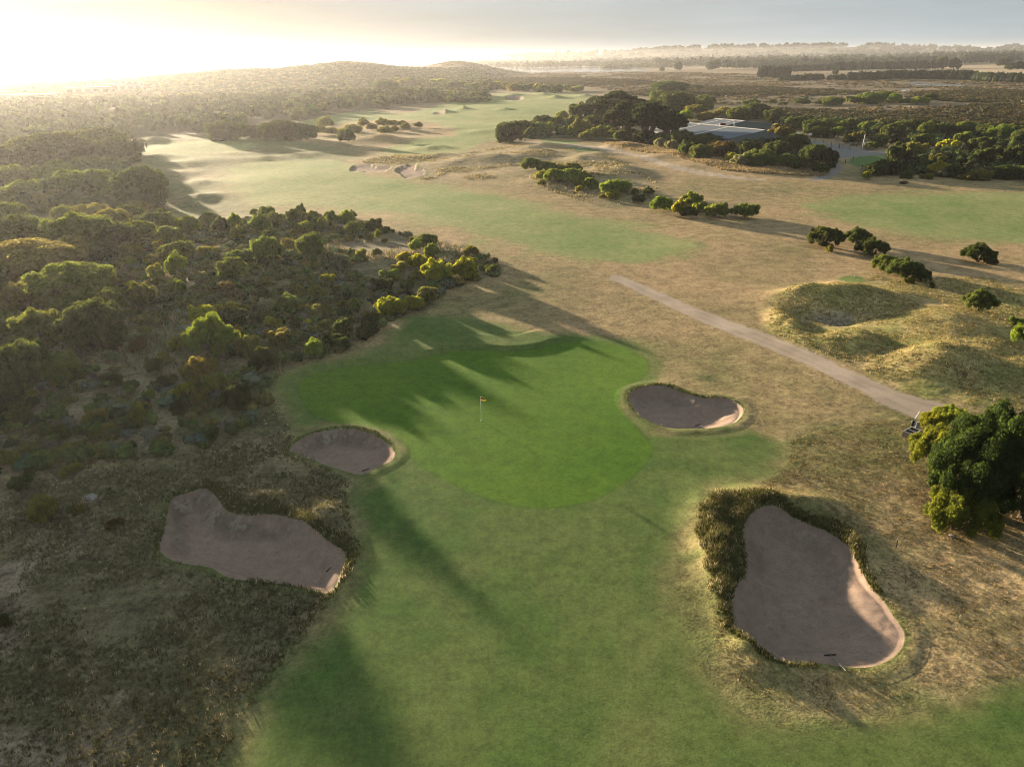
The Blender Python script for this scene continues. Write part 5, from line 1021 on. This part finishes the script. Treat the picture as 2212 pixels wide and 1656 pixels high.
def rake(px, py, qx, qy, lab):
    """head at px,py; handle end at qx,qy"""
    A = place(px, py); B = place(qx, qy); v = B - A; L_ = float(np.linalg.norm(v[:2])); e = empty('bunker_rake', A, math.atan2(v[1], v[0])); s = v[2] / L_
    Lh = min(max(L_, 1.5), 1.9)
    mb = MB(); mb.box((0, 0, .05), (.06, .62, .06), 0, .015)
    for k in range(11): mb.box((0, -.29 + .058 * k, .0), (.02, .014, .10))
    mb.build('rake_head', M_BLACK, e); MB().tube([(.02, 0, .06), (Lh, 0, .10 + s * Lh)], .016, 7).build('handle', M_STEEL, e)
    tag(e, lab, 'rake', 'bunker rakes')
rake(1507,919,1524,925,'black headed rake lying in the kidney shaped bunker right of the green')
rake(790,1015,816,1016,'black headed rake lying in the oval bunker left of the green')
rake(712,1229,746,1224,'black headed rake in the long shaded bunker at lower left')
rake(1793,1415,1823,1447,'black headed rake with a pale handle in the largest bunker')
def marker_post(px, py, h, lab, top=None, grp=None, wpx=.10):
    P = place(px, py); e = empty('marker_post', P); MB().tube([(0, 0, -.2), (.0, 0, h * .9), (.015, 0, h)], [wpx / 2, wpx / 2, wpx * .42], 8).build('post', M_POSTW, e); 
    MB().tube([(.0, 0, h), (.0, 0, h + .09)], wpx / 2 * 1.1, 8).build('cap', top or M_STEEL, e); tag(e, lab, 'post', grp)
marker_post(1935, 1183.5, .62, 'short dark post with a long thin shadow left of the big right tree', wpx=.075)
marker_post(1826, 353, 1.1, 'dark post with a yellow top, left of the three by the small lawn', M_YELLOW, 'posts by the small lawn at the yard entrance', .22)
marker_post(1862, 365, 1.2, 'dark post with a yellow top, nearest of the three by the small lawn', M_YELLOW, 'posts by the small lawn at the yard entrance', .22)
marker_post(1842, 348, 1.2, 'dark post by the gravel road, farthest of the three near the small lawn', None, 'posts by the small lawn at the yard entrance', .16)
marker_post(411.5, 446, .55, 'left of two small dark posts on the pale grass beside the big dark tree', None, 'two small posts on the left pale grass', .22)
marker_post(424, 444.5, .6, 'right of two small dark posts on the pale grass beside the big dark tree', None, 'two small posts on the left pale grass', .26)
# white stake leaning by the path end
P = place(1976, 904); e = link('stake', mesh_np('stake', *(lambda mb: (np.concatenate(mb.v), [np.concatenate(mb.q), np.concatenate(mb.t)]))(MB().tube([(0, 0, -.05), (.30, .10, .5), (.36, .12, .62)], [.03, .03, .015], 8)), M_WHITE)); e.location = P; tag(e, 'white stake leaning by the end of the gravel path', 'stake')
def sand_box(px, py, rz, lab):
    P = place(px, py); e = empty('sand_box', P, rz); W_, D_, H_ = 1.25, .8, .45; mb = MB()
    mb.box((0, -D_ / 2 + .03, H_ / 2), (W_, .06, H_)); mb.box((0, D_ / 2 - .03, H_ / 2), (W_, .06, H_)); mb.box((-W_ / 2 + .03, 0, H_ / 2), (.06, D_ - .12, H_)); mb.box((W_ / 2 - .03, 0, H_ / 2), (.06, D_ - .12, H_)); mb.box((0, 0, H_ / 2), (.05, D_ - .12, H_ - .004)); mb.build('frame', M_WOOD, e)
    for s in (-1, 1): MB().box((s * W_ * .24, 0, .12), (W_ * .44, D_ - .14, .24)).build('sand_mix', M_SOIL, e)
    cap = MB(); 
    for yy in (-1, 1): cap.box((0, yy * (D_ / 2 - .03), H_ + .015), (W_ + .06, .10, .03))
    for xx in (-1, 1): cap.box((xx * (W_ / 2 - .03), 0, H_ + .015), (.10, D_ - .16, .03))
    cap.box((0, 0, H_ + .012), (.08, D_ - .16, .026)); cap.build('rail', M_STONE, e); tag(e, lab, 'box')
def washer(px, py, h, lab):
    P = place(px, py); e = empty('ball_washer', P, .3); MB().tube([(0, 0, -.1), (0, 0, h * .45)], .07, 10).build('post', M_BLACK, e, True)
    MB().tube([(0, 0, h * .42), (0, 0, h * .5), (0, 0, h * .9), (0, 0, h)], [.10, .13, .13, .06], 12).build('housing', M_BLACK, e, True); MB().box((.17, 0, h * .6), (.14, .07, .1), 0, .02).build('crank', M_BLACK, e); MB().box((-.12, -.16, .05), (.28, .22, .10), .4, .03).build('foot_plate', M_WHITE, e); tag(e, lab, 'ball washer')
def tee_stone(px, py, h, lab):
    P = place(px, py); e = MB().add([(-.22, -.16, -.05), (.22, -.16, -.05), (.22, .16, -.05), (-.22, .16, -.05), (-.17, -.12, h), (.17, -.12, h), (.17, .12, h * .94), (-.17, .12, h * .94)], [(0, 1, 5, 4), (1, 2, 6, 5), (2, 3, 7, 6), (3, 0, 4, 7), (4, 5, 6, 7)]).build('tee_stone', M_STONE, None, loc=P); e.rotation_euler = (0, 0, .35); tag(e, lab, 'stone marker')
sand_box(1968, 941, .62, 'open wooden box with two dark bays beside the big right tree')
washer(1969, 928, .85, 'black ball washer on a post between the wooden box and the stake')
tee_stone(1977, 930, .80, 'tapered grey stone marker behind the wooden box at the path end')
for (px, py, lab) in [(1954, 934, 'white tee marker ball left of the wooden box')]:
    P = place(px, py); e = MB().tube([(0, 0, 0), (0, 0, .06), (0, 0, .14), (0, 0, .19)], [.05, .12, .12, .04], 10).build('tee_marker', M_WHITE, None, True, loc=P); tag(e, lab, 'tee marker')
washer(1134, 307.5, 1.2, 'dark ball washer on the upper tee beside the dark bush'); washer(1125.5, 307, 1.0, 'short dark post washer left of the upper tee ball washer')
P = place(1105, 307); e = empty('park_bench', P, .1); L_ = 2.0
for z in (.42,): MB().box((0, 0, z), (L_, .42, .05), 0, .01).build('seat', M_WOOD, e)
MB().box((0, .24, .72), (L_, .05, .42), 0, .01).build('backrest', M_WOOD, e)
for sx in (-1, 1):
    for sy in (-1, 1): MB().box((sx * .9, sy * .18, .2), (.08, .08, .4)).build('leg', M_WOOD, e)
tag(e, 'wooden bench in front of the dark bush on the upper tee', 'bench')
# round tee markers on the round tee
for (px, py, lab) in [(1822, 609, 'pale tee marker at the near left of the round tee'), (1846, 598, 'pale tee marker at the far side of the round tee')]:
    P = place(px, py); e = MB().tube([(0, 0, 0), (0, 0, .06), (0, 0, .12), (0, 0, .16)], [.05, .11, .1, .03], 10).build('tee_marker', M_TRIM, None, True, loc=P); tag(e, lab, 'tee marker')
# yard fence, gate and pole with a white sign
def fence(pts, lab, h=1.9):
    P = [place(*p) for p in pts]; e = empty('fence', P[0]); o0 = P[0]
    for p in P:
        q = p - o0; MB().tube([(q[0], q[1], q[2] - .2), (q[0], q[1], q[2] + h)], .07, 6).build('post', M_POSTW, e)
    for z in (.35, .9, 1.4, 1.85):
        MB().tube([tuple(p - o0 + [0, 0, z]) for p in P], .02, 4).build('wire', M_STEEL, e)
    tag(e, lab, 'fence')
fence([(1742,309),(1759,312),(1777,316),(1795,319),(1812,321),(1835,324)], 'dark wire fence with tall posts along the gravel yard')
fence([(1788,304),(1806,307),(1826,310),(1848,313),(1874,317)], 'wire fence in the shade at the back of the gravel yard', 1.5)
P0, P1 = place(1812, 321.5), place(1850, 319); e = empty('farm_gate', P0); v = P1 - P0
for z in (.3, .7, 1.1, 1.5): MB().tube([(0, 0, z), (*v[:2], z)], .03, 6).build('rail', M_STEEL, e)
for s in (0.02, .5, .98): MB().tube([(v[0] * s, v[1] * s, .15), (v[0] * s, v[1] * s, 1.6)], .04 if s == .5 else .09, 6).build('upright', M_POSTW, e)
tag(e, 'metal rail gate across the gravel yard entrance', 'gate')
P = place(1911.5 - 45, 323); P = place(1862, 323); e = empty('sign_pole', P); MB().tube([(0, 0, -.2), (.25, 0, 4.6)], [.13, .10], 8).build('pole', M_TRIM, e); MB().box((.9, -.05, 1.5), (.95, .05, 1.1), 0, .01).build('sign_board', M_WHITE, e); MB().tube([(.15, 0, 3.9), (7.5, 1.0, 3.3)], .03, 5).build('stay_wire', M_STEEL, e); tag(e, 'pale leaning pole with a blank white board by the yard entrance', 'sign')
for i, (px, py, lab) in enumerate([(1815, 317.5, 'left white object by the yard gate bushes'), (1823, 318.5, 'right white object by the yard gate bushes')][:0]): pass
P = place(1749, 300.5); e = empty('notice_sign', P); MB().tube([(0, 0, -.2), (0, 0, 1.4)], .05, 6).build('post', M_POSTW, e); MB().box((0, -.06, 1.6), (1.1, .05, .8), 0, .01).build('sign_board', M_WHITE, e); tag(e, 'small white sign in the shade at the back of the gravel yard', 'sign')
# parked white vehicle behind the rusty tree
P = place(1716, 300); e = empty('parked_van', P, 2.6)
MB().add([(-2.4, -.9, .45), (2.4, -.9, .45), (2.4, .9, .45), (-2.4, .9, .45), (-2.4, -.9, 1.2), (2.4, -.9, 1.05), (2.4, .9, 1.05), (-2.4, .9, 1.2), (-2.3, -.8, 2.0), (1.1, -.8, 2.0), (1.1, .8, 2.0), (-2.3, .8, 2.0), (1.8, -.85, 1.15), (1.8, .85, 1.15)], [(0, 1, 5, 4), (1, 2, 6, 5), (2, 3, 7, 6), (3, 0, 4, 7), (4, 12, 9, 8), (4, 5, 12, 4)[:4], (7, 11, 10, 13), (4, 8, 11, 7), (8, 9, 10, 11), (5, 6, 13, 12)], []).build('body', M_WHITE, e)
MB().add([(1.12, -.76, 1.92), (1.12, .76, 1.92), (1.80, .8, 1.2), (1.80, -.8, 1.2)], [(0, 1, 2, 3)]).build('windscreen', M_GLASS, e)
for sx in (-1.5, 1.5):
    for sy in (-.92, .92): MB().tube([(sx, sy - .1, .35), (sx, sy + .1, .35)], .35, 14).build('wheel', M_BLACK, e)
tag(e, 'white van half hidden behind the rusty brown tree at the yard', 'van')
# rock and dead branches in the left rough
def rock(px, py, r, lab):
    P = place(px, py); v = ICO_V * (.7 + .5 * g.random((12, 1))) * np.array([r, r * .8, r * .55]); e = link('rock', mesh_np('rock', v, [ICO_F], M_STONE)); e.location = (P[0], P[1], P[2] + r * .2); tag(e, lab, 'rock')
rock(198, 1077, .45, 'grey rock in the rough left of the long shaded bunker'); rock(2056, 1158, .22, 'small pale rock under the bushes of the big right tree')
P = place(105, 905); e = MB().tube([(0, 0, .05), (.5, .2, .25), (1.1, .1, .5), (1.6, .5, .9)], [.09, .08, .06, .02], 6).tube([(.5, .2, .25), (.7, .7, .6), (.6, 1.0, .9)], [.06, .04, .015], 5).tube([(-.3, -.1, .05), (.2, -.5, .2), (.9, -.6, .15)], [.07, .06, .02], 5).build('dead_branch', M_PALEBARK, None, True, loc=P); tag(e, 'bleached dead branch lying in the shaded scrub at left', 'branch')

# ---------------------------------------------------------------- the air: one closed box of even haze
hm_, t, o_ = new_mat('haze_air'); pv = N(t, 'ShaderNodeVolumePrincipled'); pv.inputs['Color'].default_value = (.93, .94, .96, 1); pv.inputs['Density'].default_value = 0.9e-4; pv.inputs["Anisotropy"].default_value = 0.62
t.links.new(pv.outputs['Volume'], o_.inputs['Volume'])
hb = MB().box((0, 0, 21.5), (29000, 29000, 81.0)).build('haze', hm_); tag(hb, kind='stuff')
